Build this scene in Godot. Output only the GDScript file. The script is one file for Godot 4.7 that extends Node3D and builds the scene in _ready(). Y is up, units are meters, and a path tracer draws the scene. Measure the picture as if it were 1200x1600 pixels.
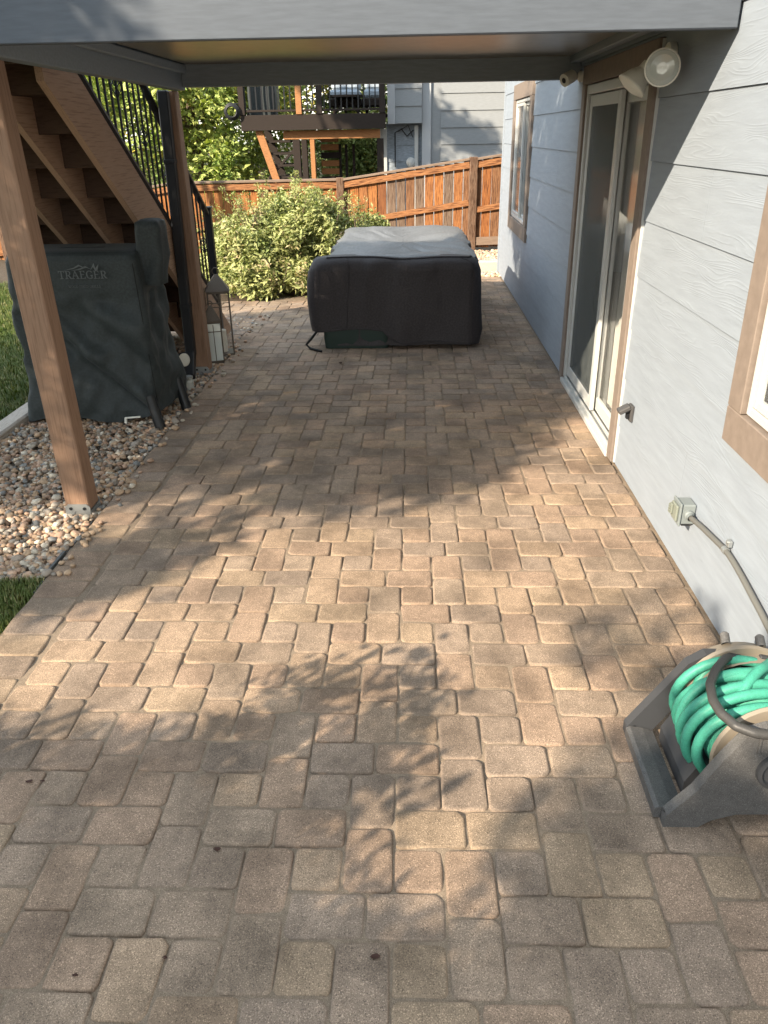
extends Node3D

# ---------------------------------------------------------------- mesh builder
class MB:
	var v := PackedVector3Array()
	var n := PackedVector3Array()
	var c := PackedColorArray()
	var tint := Color(1, 1, 1)
	var colored := false

	func tri(a: Vector3, b: Vector3, d: Vector3, na: Vector3, nb: Vector3, nd: Vector3) -> void:
		var g := (b - a).cross(d - a)
		if g.length_squared() < 1e-16:
			return
		if g.dot(na + nb + nd) > 0.0:
			v.append(a); v.append(d); v.append(b)
			n.append(na); n.append(nd); n.append(nb)
		else:
			v.append(a); v.append(b); v.append(d)
			n.append(na); n.append(nb); n.append(nd)
		if colored:
			c.append(tint); c.append(tint); c.append(tint)

	func flat(a: Vector3, b: Vector3, d: Vector3, out: Vector3) -> void:
		var g := (b - a).cross(d - a).normalized()
		if g.dot(out) < 0.0:
			g = -g
		tri(a, b, d, g, g, g)

	func quad(a: Vector3, b: Vector3, d: Vector3, e: Vector3, out: Vector3) -> void:
		var g := (b - a).cross(d - a)
		if g.length_squared() < 1e-14:
			g = (d - a).cross(e - a)
		g = g.normalized()
		if g.dot(out) < 0.0:
			g = -g
		tri(a, b, d, g, g, g)
		tri(a, d, e, g, g, g)

	func box(t: Transform3D, size: Vector3, bev := 0.0) -> void:
		var h := size * 0.5
		bev = minf(bev, minf(h.x, minf(h.y, h.z)) * 0.9)
		var k := h - Vector3(bev, bev, bev)
		for ax in 3:
			var b1 := (ax + 1) % 3
			var b2 := (ax + 2) % 3
			for s in [-1.0, 1.0]:
				var p := []
				for q in [[-1.0, -1.0], [1.0, -1.0], [1.0, 1.0], [-1.0, 1.0]]:
					var w := Vector3.ZERO
					w[ax] = h[ax] * s
					w[b1] = k[b1] * q[0]
					w[b2] = k[b2] * q[1]
					p.append(t * w)
				var o := Vector3.ZERO
				o[ax] = s
				quad(p[0], p[1], p[2], p[3], t.basis * o)
				if bev > 0.0:
					for s2 in [-1.0, 1.0]:
						var e := []
						for q in [-1.0, 1.0]:
							var w1 := Vector3.ZERO
							w1[ax] = h[ax] * s
							w1[b1] = k[b1] * s2
							w1[b2] = k[b2] * q
							var w2 := Vector3.ZERO
							w2[ax] = k[ax] * s
							w2[b1] = h[b1] * s2
							w2[b2] = k[b2] * q
							e.append(t * w1)
							e.append(t * w2)
						var o2 := Vector3.ZERO
						o2[ax] = s
						o2[b1] = s2
						quad(e[0], e[1], e[3], e[2], t.basis * o2)
		if bev > 0.0:
			for sx in [-1.0, 1.0]:
				for sy in [-1.0, 1.0]:
					for sz in [-1.0, 1.0]:
						flat(t * Vector3(h.x * sx, k.y * sy, k.z * sz), t * Vector3(k.x * sx, h.y * sy, k.z * sz), t * Vector3(k.x * sx, k.y * sy, h.z * sz), t.basis * Vector3(sx, sy, sz))

	func span(lo: Vector3, hi: Vector3, bev := 0.0) -> void:
		box(Transform3D(Basis(), (lo + hi) * 0.5), hi - lo, bev)

	# a squared bar from a to b, wide across "side" and deep across the other way
	func bar(a: Vector3, b: Vector3, wide: float, deep: float, side: Vector3, bev := 0.0) -> void:
		var z := (b - a).normalized()
		var y := z.cross(side).normalized()
		var x := y.cross(z).normalized()
		box(Transform3D(Basis(x, y, z), (a + b) * 0.5), Vector3(wide, deep, (b - a).length()), bev)

	func tube(p: PackedVector3Array, r: float, sides := 8, caps := true, r_end := -1.0) -> void:
		var rings := []
		var m := p.size()
		var up := Vector3.UP
		var prev := Vector3.ZERO
		for i in m:
			var d := (p[mini(i + 1, m - 1)] - p[maxi(i - 1, 0)]).normalized()
			var x: Vector3
			if i == 0:
				x = d.cross(up if absf(d.y) < 0.9 else Vector3.RIGHT).normalized()
			else:
				x = (prev - d * prev.dot(d)).normalized()
			prev = x
			var y := d.cross(x)
			var rr := r if r_end < 0.0 else lerpf(r, r_end, float(i) / float(m - 1))
			var ring := []
			for k in sides:
				var a := TAU * k / sides
				var nn := x * cos(a) + y * sin(a)
				ring.append([p[i] + nn * rr, nn])
			rings.append(ring)
		for i in m - 1:
			for k in sides:
				var k2 := (k + 1) % sides
				var a = rings[i][k]
				var b = rings[i][k2]
				var cc = rings[i + 1][k2]
				var d2 = rings[i + 1][k]
				tri(a[0], b[0], cc[0], a[1], b[1], cc[1])
				tri(a[0], cc[0], d2[0], a[1], cc[1], d2[1])
		if caps:
			var d0 := (p[0] - p[1]).normalized()
			var d1 := (p[m - 1] - p[m - 2]).normalized()
			for k in sides:
				var k2 := (k + 1) % sides
				tri(p[0], rings[0][k][0], rings[0][k2][0], d0, d0, d0)
				tri(p[m - 1], rings[m - 1][k][0], rings[m - 1][k2][0], d1, d1, d1)

	# rows of points, joined into a smooth skin
	func skin(rows: Array, closed: bool, centre: Vector3) -> void:
		var nr := rows.size()
		var nc: int = rows[0].size()
		var nor := []
		for i in nr:
			var line := PackedVector3Array()
			for k in nc:
				var u0: Vector3 = rows[i][(k - 1 + nc) % nc if closed else maxi(k - 1, 0)]
				var u1: Vector3 = rows[i][(k + 1) % nc if closed else mini(k + 1, nc - 1)]
				var v0: Vector3 = rows[maxi(i - 1, 0)][k]
				var v1: Vector3 = rows[mini(i + 1, nr - 1)][k]
				var g := (u1 - u0).cross(v1 - v0)
				var out: Vector3 = rows[i][k] - centre
				if g.length_squared() < 1e-14:
					g = Vector3.UP
				g = g.normalized()
				if g.dot(out) < 0.0:
					g = -g
				line.append(g)
			nor.append(line)
		for i in nr - 1:
			for k in (nc if closed else nc - 1):
				var k2 := (k + 1) % nc
				tri(rows[i][k], rows[i][k2], rows[i + 1][k2], nor[i][k], nor[i][k2], nor[i + 1][k2])
				tri(rows[i][k], rows[i + 1][k2], rows[i + 1][k], nor[i][k], nor[i + 1][k2], nor[i + 1][k])

	# a shape turned about an axis from "at" along "dir": profile of (distance along, radius)
	func lathe(at: Vector3, dir: Vector3, prof: Array, sides := 20) -> void:
		var z := dir.normalized()
		var x := z.cross(Vector3.UP if absf(z.y) < 0.9 else Vector3.RIGHT).normalized()
		var y := z.cross(x)
		for i in prof.size() - 1:
			var p0: Vector2 = prof[i]
			var p1: Vector2 = prof[i + 1]
			var sl := Vector2(p0.y - p1.y, p1.x - p0.x)
			if sl.length() < 1e-7:
				continue
			sl = sl.normalized()
			for k in sides:
				var a0 := TAU * k / sides
				var a1 := TAU * (k + 1) / sides
				var r0 := x * cos(a0) + y * sin(a0)
				var r1 := x * cos(a1) + y * sin(a1)
				var n0 := (r0 * sl.y + z * sl.x).normalized()
				var n1 := (r1 * sl.y + z * sl.x).normalized()
				var A := at + z * p0.x + r0 * p0.y
				var B := at + z * p0.x + r1 * p0.y
				var C := at + z * p1.x + r1 * p1.y
				var D := at + z * p1.x + r0 * p1.y
				tri(A, B, C, n0, n1, n1)
				tri(A, C, D, n0, n1, n0)

	# an outline (in a plane spanned by x, y from o) given a thickness along z
	func slab(outline: PackedVector2Array, o: Vector3, x: Vector3, y: Vector3, thick: float) -> void:
		var z := x.cross(y).normalized()
		var t := Geometry2D.triangulate_polygon(outline)
		for i in range(0, t.size(), 3):
			var q := []
			for j in 3:
				var w: Vector2 = outline[t[i + j]]
				q.append(o + x * w.x + y * w.y)
			flat(q[0] + z * thick * 0.5, q[1] + z * thick * 0.5, q[2] + z * thick * 0.5, z)
			flat(q[0] - z * thick * 0.5, q[1] - z * thick * 0.5, q[2] - z * thick * 0.5, -z)
		var m := outline.size()
		var turn := 0.0
		for i in m:
			turn += outline[i].cross(outline[(i + 1) % m])
		for i in m:
			var a := outline[i]
			var b := outline[(i + 1) % m]
			var e := (b - a)
			var o2 := Vector2(e.y, -e.x) * signf(turn)
			var A := o + x * a.x + y * a.y
			var B := o + x * b.x + y * b.y
			quad(A + z * thick * 0.5, B + z * thick * 0.5, B - z * thick * 0.5, A - z * thick * 0.5, x * o2.x + y * o2.y)

	func done() -> ArrayMesh:
		var arr := []
		arr.resize(Mesh.ARRAY_MAX)
		arr[Mesh.ARRAY_VERTEX] = v
		arr[Mesh.ARRAY_NORMAL] = n
		if colored:
			arr[Mesh.ARRAY_COLOR] = c
		var m := ArrayMesh.new()
		m.add_surface_from_arrays(Mesh.PRIMITIVE_TRIANGLES, arr)
		return m

# ---------------------------------------------------------------- scene helpers
var used := {}
var M := {}
var rng := RandomNumberGenerator.new()

func numbered(called: String, parent: Node) -> String:
	var key := str(parent.get_instance_id()) + "/" + called
	var k: int = used.get(key, 0)
	used[key] = k + 1
	return called if k == 0 else "%s_%03d" % [called, k]

func world_at(o: Node) -> Vector3:
	var p := Vector3.ZERO
	var q := o
	while q != self and q != null:
		p += (q as Node3D).position
		q = q.get_parent()
	return p

func thing(called: String, label: String, category: String, at := Vector3.ZERO, group := "") -> Node3D:
	var o := Node3D.new()
	o.name = numbered(called, self)
	add_child(o, true)
	o.position = at
	tag(o, label, category, group)
	return o

func tag(o: Node, label: String, category: String, group := "") -> void:
	if label: o.set_meta("label", label)
	if category: o.set_meta("category", category)
	if group: o.set_meta("group", group)

# a mesh whose points are given in world places, as one part of its parent
func part(called: String, mb: MB, m: Material, parent: Node = null) -> MeshInstance3D:
	return placed(called, mb.done(), m, parent, Transform3D())

func placed(called: String, mesh: Mesh, m: Material, parent: Node, t: Transform3D) -> MeshInstance3D:
	if parent == null: parent = self
	var o := MeshInstance3D.new()
	o.name = numbered(called, parent)
	o.mesh = mesh
	o.material_override = m
	parent.add_child(o, true)
	o.transform = Transform3D(t.basis, t.origin - world_at(parent))
	return o

func structure(o: Node, label := "") -> Node:
	o.set_meta("kind", "structure")
	if label: o.set_meta("label", label)
	return o

func stuff(o: Node) -> Node:
	o.set_meta("kind", "stuff")
	return o

func scatter(called: String, mesh: Mesh, m: Material, where: Array, tints: Array, parent: Node = null) -> MultiMeshInstance3D:
	if parent == null: parent = self
	var mm := MultiMesh.new()
	mm.transform_format = MultiMesh.TRANSFORM_3D
	mm.use_colors = true
	mm.mesh = mesh
	mm.instance_count = where.size()
	var off := world_at(parent)
	for i in where.size():
		var t: Transform3D = where[i]
		t.origin -= off
		mm.set_instance_transform(i, t)
		mm.set_instance_color(i, tints[i])
	var o := MultiMeshInstance3D.new()
	o.name = numbered(called, parent)
	o.multimesh = mm
	o.material_override = m
	parent.add_child(o, true)
	o.set_meta("kind", "stuff")
	return o

func mat(r: float, g: float, b: float, rough := 0.8, tex: Texture2D = null, scale := Vector3.ONE, world := true, offset := Vector3.ZERO) -> StandardMaterial3D:
	var m := StandardMaterial3D.new()
	m.albedo_color = Color(r, g, b).linear_to_srgb()
	m.roughness = rough
	m.metallic_specular = 0.4
	if tex:
		m.albedo_texture = tex
		m.uv1_triplanar = true
		m.uv1_world_triplanar = world
		m.uv1_scale = scale
		m.uv1_offset = offset
	return m

func relief(m: StandardMaterial3D, tex: Texture2D, cm: float) -> StandardMaterial3D:
	m.heightmap_enabled = true
	m.heightmap_texture = tex
	m.heightmap_scale = cm
	return m

func rot(axis: Vector3, deg: float) -> Basis:
	return Basis(axis, deg_to_rad(deg))

# ---------------------------------------------------------------- textures
func fbm(sd: int, freq: float, oct: int, size: int, kind := FastNoiseLite.TYPE_SIMPLEX_SMOOTH) -> PackedByteArray:
	var f := FastNoiseLite.new()
	f.seed = sd
	f.noise_type = kind
	f.frequency = freq
	f.fractal_octaves = oct
	f.fractal_gain = 0.55
	var im := f.get_seamless_image(size, size)
	im.convert(Image.FORMAT_L8)
	return im.get_data()

func grey(data: PackedByteArray, size: int, lo: float, hi: float, gamma := 1.0) -> Texture2D:
	var lut := PackedByteArray()
	lut.resize(256)
	for i in 256:
		lut[i] = int(clampf(lerpf(lo, hi, pow(i / 255.0, gamma)), 0, 1) * 255)
	var out := PackedByteArray()
	out.resize(data.size())
	for i in data.size():
		out[i] = lut[data[i]]
	return ImageTexture.create_from_image(Image.create_from_data(size, size, false, Image.FORMAT_L8, out))

func ramp(data: PackedByteArray, size: int, stops: Array) -> Texture2D:
	var gr := Gradient.new()
	gr.offsets = PackedFloat32Array()
	gr.colors = PackedColorArray()
	var offs := PackedFloat32Array()
	var cols := PackedColorArray()
	for s in stops:
		offs.append(s[0])
		cols.append(s[1])
	gr.offsets = offs
	gr.colors = cols
	var lut := []
	for i in 256:
		var q := gr.sample(i / 255.0)
		lut.append([int(q.r * 255), int(q.g * 255), int(q.b * 255)])
	var out := PackedByteArray()
	out.resize(data.size() * 3)
	for i in data.size():
		var l = lut[data[i]]
		out[i * 3] = l[0]
		out[i * 3 + 1] = l[1]
		out[i * 3 + 2] = l[2]
	return ImageTexture.create_from_image(Image.create_from_data(size, size, false, Image.FORMAT_RGB8, out))

func speckle_texture(size: int, sd: int, pale: int, dark: int) -> PackedByteArray:
	# concrete face: cloudy grey with pale and dark grains of aggregate
	var a := fbm(sd, 0.012, 5, size)
	var b := fbm(sd + 1, 0.16, 2, size)
	var out := PackedByteArray()
	out.resize(size * size)
	for i in out.size():
		out[i] = clampi(int(116 + a[i] * 0.17 + (b[i] - 128) * 0.40), 0, 255)
	var r := RandomNumberGenerator.new()
	r.seed = sd * 7 + 3
	for k in pale + dark:
		var x := r.randi_range(0, size - 1)
		var y := r.randi_range(0, size - 1)
		var val := r.randi_range(215, 255) if k < pale else r.randi_range(30, 90)
		var rad := 1 if r.randf() < 0.75 else 2
		for dy in range(-rad, rad + 1):
			for dx in range(-rad, rad + 1):
				if absi(dx) + absi(dy) <= rad:
					var j := ((y + dy + size) % size) * size + (x + dx + size) % size
					out[j] = (out[j] + val * 4) / 5
	return out

func emboss_texture(size: int) -> PackedByteArray:
	# cedar grain pressed into the siding: long wavering ridges that come and go
	var a := fbm(41, 0.004, 3, size)
	var b := fbm(42, 0.006, 3, size)
	var d := fbm(43, 0.05, 3, size)
	var out := PackedByteArray()
	out.resize(size * size)
	for y in size:
		for x in size:
			var i := y * size + x
			var wv := a[i] / 255.0
			var ph := float(y) / size * 44.0 + wv * 8.0
			var s := 0.5 + 0.5 * sin(TAU * ph)
			s = s * s * s
			var gate := clampf((b[i] / 255.0 - 0.46) * 5.0, 0.05, 1.0)
			out[i] = clampi(int(110 + s * gate * 115.0 + (d[i] - 128) * 0.26), 0, 255)
	return out

# ---------------------------------------------------------------- materials
func make_materials() -> void:
	var n1 := fbm(11, 0.010, 6, 1024)
	var n2 := fbm(12, 0.03, 4, 512)
	var sp := speckle_texture(1024, 5, 16000, 12000)
	var speck := grey(sp, 1024, 0.33, 1.0)
	var speck_h := grey(sp, 1024, 0.0, 1.0)
	var grain := grey(n1, 1024, 0.0, 1.0)
	var soft := grey(n2, 512, 0.72, 1.0)
	M.fine = grey(n2, 512, 0.0, 1.0)
	M.grain = grain
	M.speck = speck
	M.speck_h = speck_h
	# pavers: blended concrete, tan through rose to grey brown
	M.pavers = []
	M.paver_tints = []
	for q in [[.47, .335, .215], [.43, .31, .205], [.40, .275, .185], [.355, .275, .20], [.34, .265, .20], [.455, .34, .215], [.415, .285, .195], [.315, .25, .195], [.395, .31, .225], [.50, .36, .23], [.375, .262, .185], [.345, .275, .215]]:
		var k: int = M.pavers.size()
		for j in 3: q[j] = lerpf(q[j], [.405, .308, .222][j], .52) * [1.0, .985, 1.0][j]
		M.paver_tints.append(Color(q[0], q[1], q[2]))
		M.pavers.append(relief(mat(q[0] * 1.55, q[1] * 1.55, q[2] * 1.55, 0.9, speck, Vector3.ONE * 1.35, true, Vector3(k * .37, k * .21, k * .13)), speck_h, 0.16))
	M.paver_rest = relief(mat(1, 1, 1, 0.9, speck, Vector3.ONE * 1.35), speck_h, 0.16)
	M.paver_rest.albedo_color = Color(1, 1, 1)
	M.paver_rest.vertex_color_use_as_albedo = true
	var stain := grey(fbm(77, 0.009, 5, 512), 512, .70, 1.12)
	for pm in M.pavers + [M.paver_rest]:
		pm.detail_enabled = true
		pm.detail_blend_mode = BaseMaterial3D.BLEND_MODE_MUL
		pm.detail_uv_layer = BaseMaterial3D.DETAIL_UV_2
		pm.detail_albedo = stain
		pm.uv2_triplanar = true
		pm.uv2_world_triplanar = true
		pm.uv2_scale = Vector3.ONE * .43
	M.sand = relief(mat(.47, .365, .265, 0.95, speck, Vector3.ONE * 2.3), speck_h, 0.2)
	M.edging_steel = mat(.10, .11, .115, 0.55, soft, Vector3.ONE * 3)
	# house
	var em := emboss_texture(1024)
	var em_t := grey(em, 1024, 0.0, 1.0)
	M.siding = relief(mat(.252, .288, .332, 0.62, grey(n2, 512, .93, 1.0), Vector3.ONE), em_t, 0.13)
	M.siding.uv1_scale = Vector3(0.73, 1.37, 0.17)
	M.siding_plain = mat(.40, .43, .44, 0.8)
	M.trim = relief(mat(.20, .16, .132, 0.7, grey(n2, 512, .9, 1.0), Vector3.ONE), grain, 0.03)
	M.vinyl = mat(.42, .43, .42, 0.35)
	M.vinyl_screen = mat(.40, .40, .38, 0.5)
	M.glass = StandardMaterial3D.new()
	M.glass.albedo_color = Color(0.10, 0.12, 0.115, 0.03)
	M.glass.transparency = BaseMaterial3D.TRANSPARENCY_ALPHA
	M.glass.roughness = 0.09
	M.glass.metallic_specular = 0.7
	M.mesh_screen = mat(.07, .08, .08, 0.8)
	M.mesh_screen.transparency = BaseMaterial3D.TRANSPARENCY_ALPHA
	M.mesh_screen.albedo_color.a = 0.72
	M.frosted = mat(.55, .60, .58, 0.35)
	M.room = mat(.22, .20, .18, 0.9)
	M.room_floor = mat(.12, .09, .06, 0.7)
	M.blind = mat(.70, .69, .63, 0.6)
	M.foundation = mat(.34, .33, .31, 0.95, speck, Vector3.ONE * 1.2)
	# deck
	M.fascia = relief(mat(.085, .10, .122, 0.55, grey(n2, 512, .9, 1.0), Vector3(.4, 3, 3)), grain, 0.02)
	M.beam = mat(.22, .25, .275, 0.6, grey(n2, 512, .9, 1.0), Vector3(.4, 3, 3))  # same paint as the fascia, colour raised to offset shade under the deck
	M.soffit = mat(.36, .315, .25, 0.33, grey(n2, 512, .9, 1.0), Vector3(.5, .5, .5))
	M.soffit.metallic = 0.75
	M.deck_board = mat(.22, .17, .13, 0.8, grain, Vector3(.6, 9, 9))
	# woods
	var streak := ramp(n1, 1024, [[0.0, Color(.76, .72, .70)], [.38, Color(.91, .89, .87)], [.55, Color(.97, .96, .95)], [.75, Color(.93, .90, .88)], [1.0, Color(1, 1, 1)]])
	M.post = relief(mat(.27, .172, .115, 0.75, streak, Vector3(7, .3, 7)), grain, 0.05)
	M.stringer = relief(mat(.40, .27, .19, 0.75, streak, Vector3(7, 7, .3), false), grain, 0.05)
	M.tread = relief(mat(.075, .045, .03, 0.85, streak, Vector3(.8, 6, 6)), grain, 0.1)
	var fstreak := ramp(n1, 1024, [[0.0, Color(.30, .22, .18)], [.30, Color(.58, .47, .40)], [.45, Color(.88, .82, .76)], [.6, Color(1, .98, .95)], [.72, Color(.84, .72, .62)], [1.0, Color(1, .97, .92)]])
	M.pickets = []
	var kk := 0
	for q in [[.32, .148, .049], [.265, .115, .038], [.335, .165, .062], [.205, .09, .036], [.295, .14, .053], [.20, .112, .06], [.32, .142, .043]]:
		kk += 1
		M.pickets.append(relief(mat(q[0], q[1], q[2], 0.8, fstreak, Vector3(8, .32, 8), true, Vector3(kk * .31, kk * .17, 0)), grain, 0.1))
	M.grey_picket = relief(mat(.17, .135, .11, 0.85, fstreak, Vector3(8, .32, 8)), grain, 0.1)
	M.fence_rail = relief(mat(.30, .155, .07, 0.8, fstreak, Vector3(8, 8, .3), false), grain, 0.1)
	M.fence_cap = relief(mat(.20, .15, .115, 0.85, streak, Vector3(8, 8, .3), false), grain, 0.1)
	M.fence_post = relief(mat(.17, .12, .09, 0.85, fstreak, Vector3(6, .4, 6)), grain, 0.1)
	M.timber = relief(mat(.50, .47, .43, 0.9, streak, Vector3(7, 7, .8), false), grain, 0.2)
	# metal and plastic
	M.galv = mat(.36, .38, .38, 0.42)
	M.galv.metallic = 0.7
	M.iron = mat(.012, .013, .015, 0.42)
	M.downspout = mat(.02, .021, .023, 0.45)
	M.pvc_box = mat(.165, .188, .19, 0.5)
	M.pvc_cover = mat(.175, .19, .16, 0.5)
	M.conduit = mat(.11, .11, .102, 0.5)
	M.grey_cover = mat(.06, .058, .058, 0.5)
	M.white_plastic = mat(.66, .65, .58, 0.4)
	M.fabric = relief(mat(.036, .046, .047, 0.62, soft, Vector3.ONE * 3), M.fine, 0.05)
	M.fabric.rim_enabled = true
	M.fabric.rim = 0.25
	M.fabric_seam = mat(.006, .008, .008, 0.7)
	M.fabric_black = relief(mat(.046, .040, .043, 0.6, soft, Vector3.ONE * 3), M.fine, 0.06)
	M.fabric_green = mat(.022, .038, .032, 0.7)
	M.fabric_skylit = relief(mat(.17, .175, .18, 0.5, soft, Vector3.ONE * 2.2), M.fine, 0.06)  # cloth of the black cover, skylight on its top put into the colour
	M.print_grey = mat(.10, .112, .115, 0.6)
	M.leg_black = mat(.012, .013, .014, 0.4)
	M.reel_dark = relief(mat(.20, .195, .19, 0.55, M.speck, Vector3.ONE * 2.2), M.fine, 0.02)
	M.reel_black = mat(.04, .042, .046, 0.5)
	M.reel_tan = mat(.20, .172, .135, 0.5)
	M.hose = relief(mat(.10, .56, .40, 0.5, M.speck, Vector3.ONE * 5), M.fine, 0.02)
	M.handle = relief(mat(.10, .098, .095, 0.45, M.speck, Vector3.ONE * 9), M.fine, 0.03)
	M.brass = mat(.5, .5, .48, 0.3)
	M.brass.metallic = 0.9
	M.lantern = mat(.16, .135, .11, 0.5, soft, Vector3.ONE * 8)
	M.lantern.metallic = 0.4
	M.candle = mat(.75, .72, .63, 0.6)
	M.lens = StandardMaterial3D.new()
	M.lens.albedo_color = Color(0.85, 0.88, 0.86, 0.35)
	M.lens.transparency = BaseMaterial3D.TRANSPARENCY_ALPHA
	M.lens.roughness = 0.08
	M.reflector = mat(.62, .62, .58, 0.28)
	M.reflector.metallic = 0.6
	# ground
	M.soil = relief(mat(.16, .12, .08, 0.95, M.speck, Vector3.ONE * 1.1), M.speck_h, 0.6)
	M.lawn = mat(.06, .085, .022, 0.95, soft, Vector3.ONE * 1.3)
	M.gravel_bed = relief(mat(.26, .21, .155, 0.95, M.speck, Vector3.ONE * 1.6), M.speck_h, 0.5)
	M.rock = mat(1, 1, 1, 0.82, grey(sp, 1024, .7, 1.0), Vector3.ONE * 2.4, true)
	M.rock.vertex_color_use_as_albedo = true
	M.rock.albedo_color = Color(1, 1, 1)
	for q in ["leaf", "blade"]:
		M[q] = mat(1, 1, 1, 0.55 if q == "leaf" else 0.6)
		M[q].vertex_color_use_as_albedo = true
		M[q].albedo_color = Color(1, 1, 1)
		M[q].backlight_enabled = true
		M[q].backlight = Color(.55, .6, .25)
	M.bark = relief(mat(.20, .16, .12, 0.95, streak, Vector3(5, 1.5, 5)), grain, 0.6)
	M.twig = mat(.16, .12, .085, 0.9)
	M.dead_leaf = mat(.045, .02, .014, 0.8)
	# neighbour
	M.n_wall = mat(.24, .255, .265, 0.75, grey(n2, 512, .93, 1.0), Vector3(.6, 4, .6))
	M.n_blue = mat(.32, .37, .42, 0.7, soft, Vector3(.6, 4, .6))
	M.n_trim = mat(.34, .355, .37, 0.7)
	M.n_dark = mat(.021, .0145, .011, 0.8, streak, Vector3(.8, 6, 6))
	M.n_wood = mat(.33, .16, .065, 0.8, streak, Vector3(.8, 6, 6))
	M.cushion = mat(.28, .33, .38, 0.85)
	M.roof = mat(.09, .085, .08, 0.95, M.speck, Vector3.ONE)

# ---------------------------------------------------------------- light and camera
const SUN := Vector3(1.033, -0.817, -1.0)

func lights_camera() -> void:
	var cam := Camera3D.new()
	cam.name = "camera"
	cam.fov = 66.2
	cam.near = 0.05
	cam.far = 400.0
	add_child(cam)
	cam.transform = Transform3D(Basis(Vector3(.999304, -.015939, -.033735), Vector3(-.000319, .900483, -.434891), Vector3(.037310, .434599, .899851)).orthonormalized(), Vector3(0, 1.78, 0))
	cam.current = true
	var env := Environment.new()
	var sky := Sky.new()
	var sm := ProceduralSkyMaterial.new()
	sm.sky_top_color = Color(.61, .655, .70)
	sm.sky_horizon_color = Color(.90, .875, .82)
	sm.sky_curve = 0.12
	sm.ground_bottom_color = Color(.30, .27, .22)
	sm.ground_horizon_color = Color(.55, .56, .52)
	sm.sun_angle_max = 12.0
	sky.sky_material = sm
	env.background_mode = Environment.BG_SKY
	env.sky = sky
	env.background_energy_multiplier = 2.1
	env.tonemap_mode = Environment.TONE_MAPPER_LINEAR
	env.tonemap_exposure = 2.62
	env.sdfgi_enabled = true
	env.ssao_enabled = true
	env.ssil_enabled = true
	var we := WorldEnvironment.new()
	we.name = "world_environment"
	we.environment = env
	add_child(we)
	var sun := DirectionalLight3D.new()
	sun.name = "sun"
	sun.light_energy = 1.6
	sun.light_color = Color(1.0, .93, .83)
	sun.light_angular_distance = 0.5
	sun.shadow_enabled = true
	sun.basis = Basis.looking_at(SUN.normalized(), Vector3.UP)
	add_child(sun)

# ---------------------------------------------------------------- pavers
const UX := 0.1365
const UZ := 0.1393

func paver_mesh(mb: MB, w: float, d: float, r: RandomNumberGenerator, o := Vector3.ZERO) -> void:
	var hw := w * 0.5 - 0.0019
	var hd := d * 0.5 - 0.0019
	var pts := []
	for q in [[1, 1], [-1, 1], [-1, -1], [1, -1]]:
		var cr := minf(r.randf_range(.010, .022), minf(hw, hd) * .8)
		var cx: float = q[0] * (hw - cr)
		var cz: float = q[1] * (hd - cr)
		var base := atan2(q[1], q[0])
		for k in [-1, 0, 1]:
			var a: float = base + k * PI / 4.0
			var jr := cr * r.randf_range(0.86, 1.04)
			pts.append(Vector2(cx + cos(a) * jr + r.randf_range(-.0018, .0018), cz + sin(a) * jr + r.randf_range(-.0022, .0022)))
	var m := pts.size()
	var rings := []
	for lv in [[-0.030, 0.0], [-0.0075, 0.0], [-0.0016, 0.0030], [0.0, 0.0085]]:
		var ring := []
		for k in m:
			var p: Vector2 = pts[k]
			var out := p.normalized()
			var p2: Vector2 = p - Vector2(clampf(out.x * 2.2, -1, 1), clampf(out.y * 2.2, -1, 1)) * lv[1]
			ring.append(Vector3(p2.x, lv[0], p2.y) + o)
		rings.append(ring)
	var tilt := [0.05, 0.40, 0.88, 0.996]
	for i in 3:
		for k in m:
			var k2 := (k + 1) % m
			var n := []
			for q in [[i, k], [i, k2], [i + 1, k2], [i + 1, k]]:
				var p: Vector2 = pts[q[1]]
				var out := Vector3(p.x / hw, 0, p.y / hd)
				out = Vector3(out.x if absf(out.x) > .8 else 0.0, 0, out.z if absf(out.z) > .8 else 0.0)
				n.append((out.normalized() * sqrt(1 - tilt[q[0]] * tilt[q[0]]) + Vector3.UP * tilt[q[0]]).normalized())
			mb.tri(rings[i][k], rings[i][k2], rings[i + 1][k2], n[0], n[1], n[2])
			mb.tri(rings[i][k], rings[i + 1][k2], rings[i + 1][k], n[0], n[2], n[3])
	for k in m:
		var k2 := (k + 1) % m
		mb.tri(o, rings[3][k], rings[3][k2], Vector3.UP, Vector3.UP, Vector3.UP)

func in_view(p: Vector3) -> bool:
	var b := Basis(Vector3(.999304, -.015939, -.033735), Vector3(-.000319, .900483, -.434891), Vector3(.037310, .434599, .899851))
	var q := b.transposed() * (p - Vector3(0, 1.78, 0))
	if q.z > -0.1: return false
	return absf(q.x / -q.z) < 0.52 and absf(q.y / -q.z) < 0.68

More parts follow.
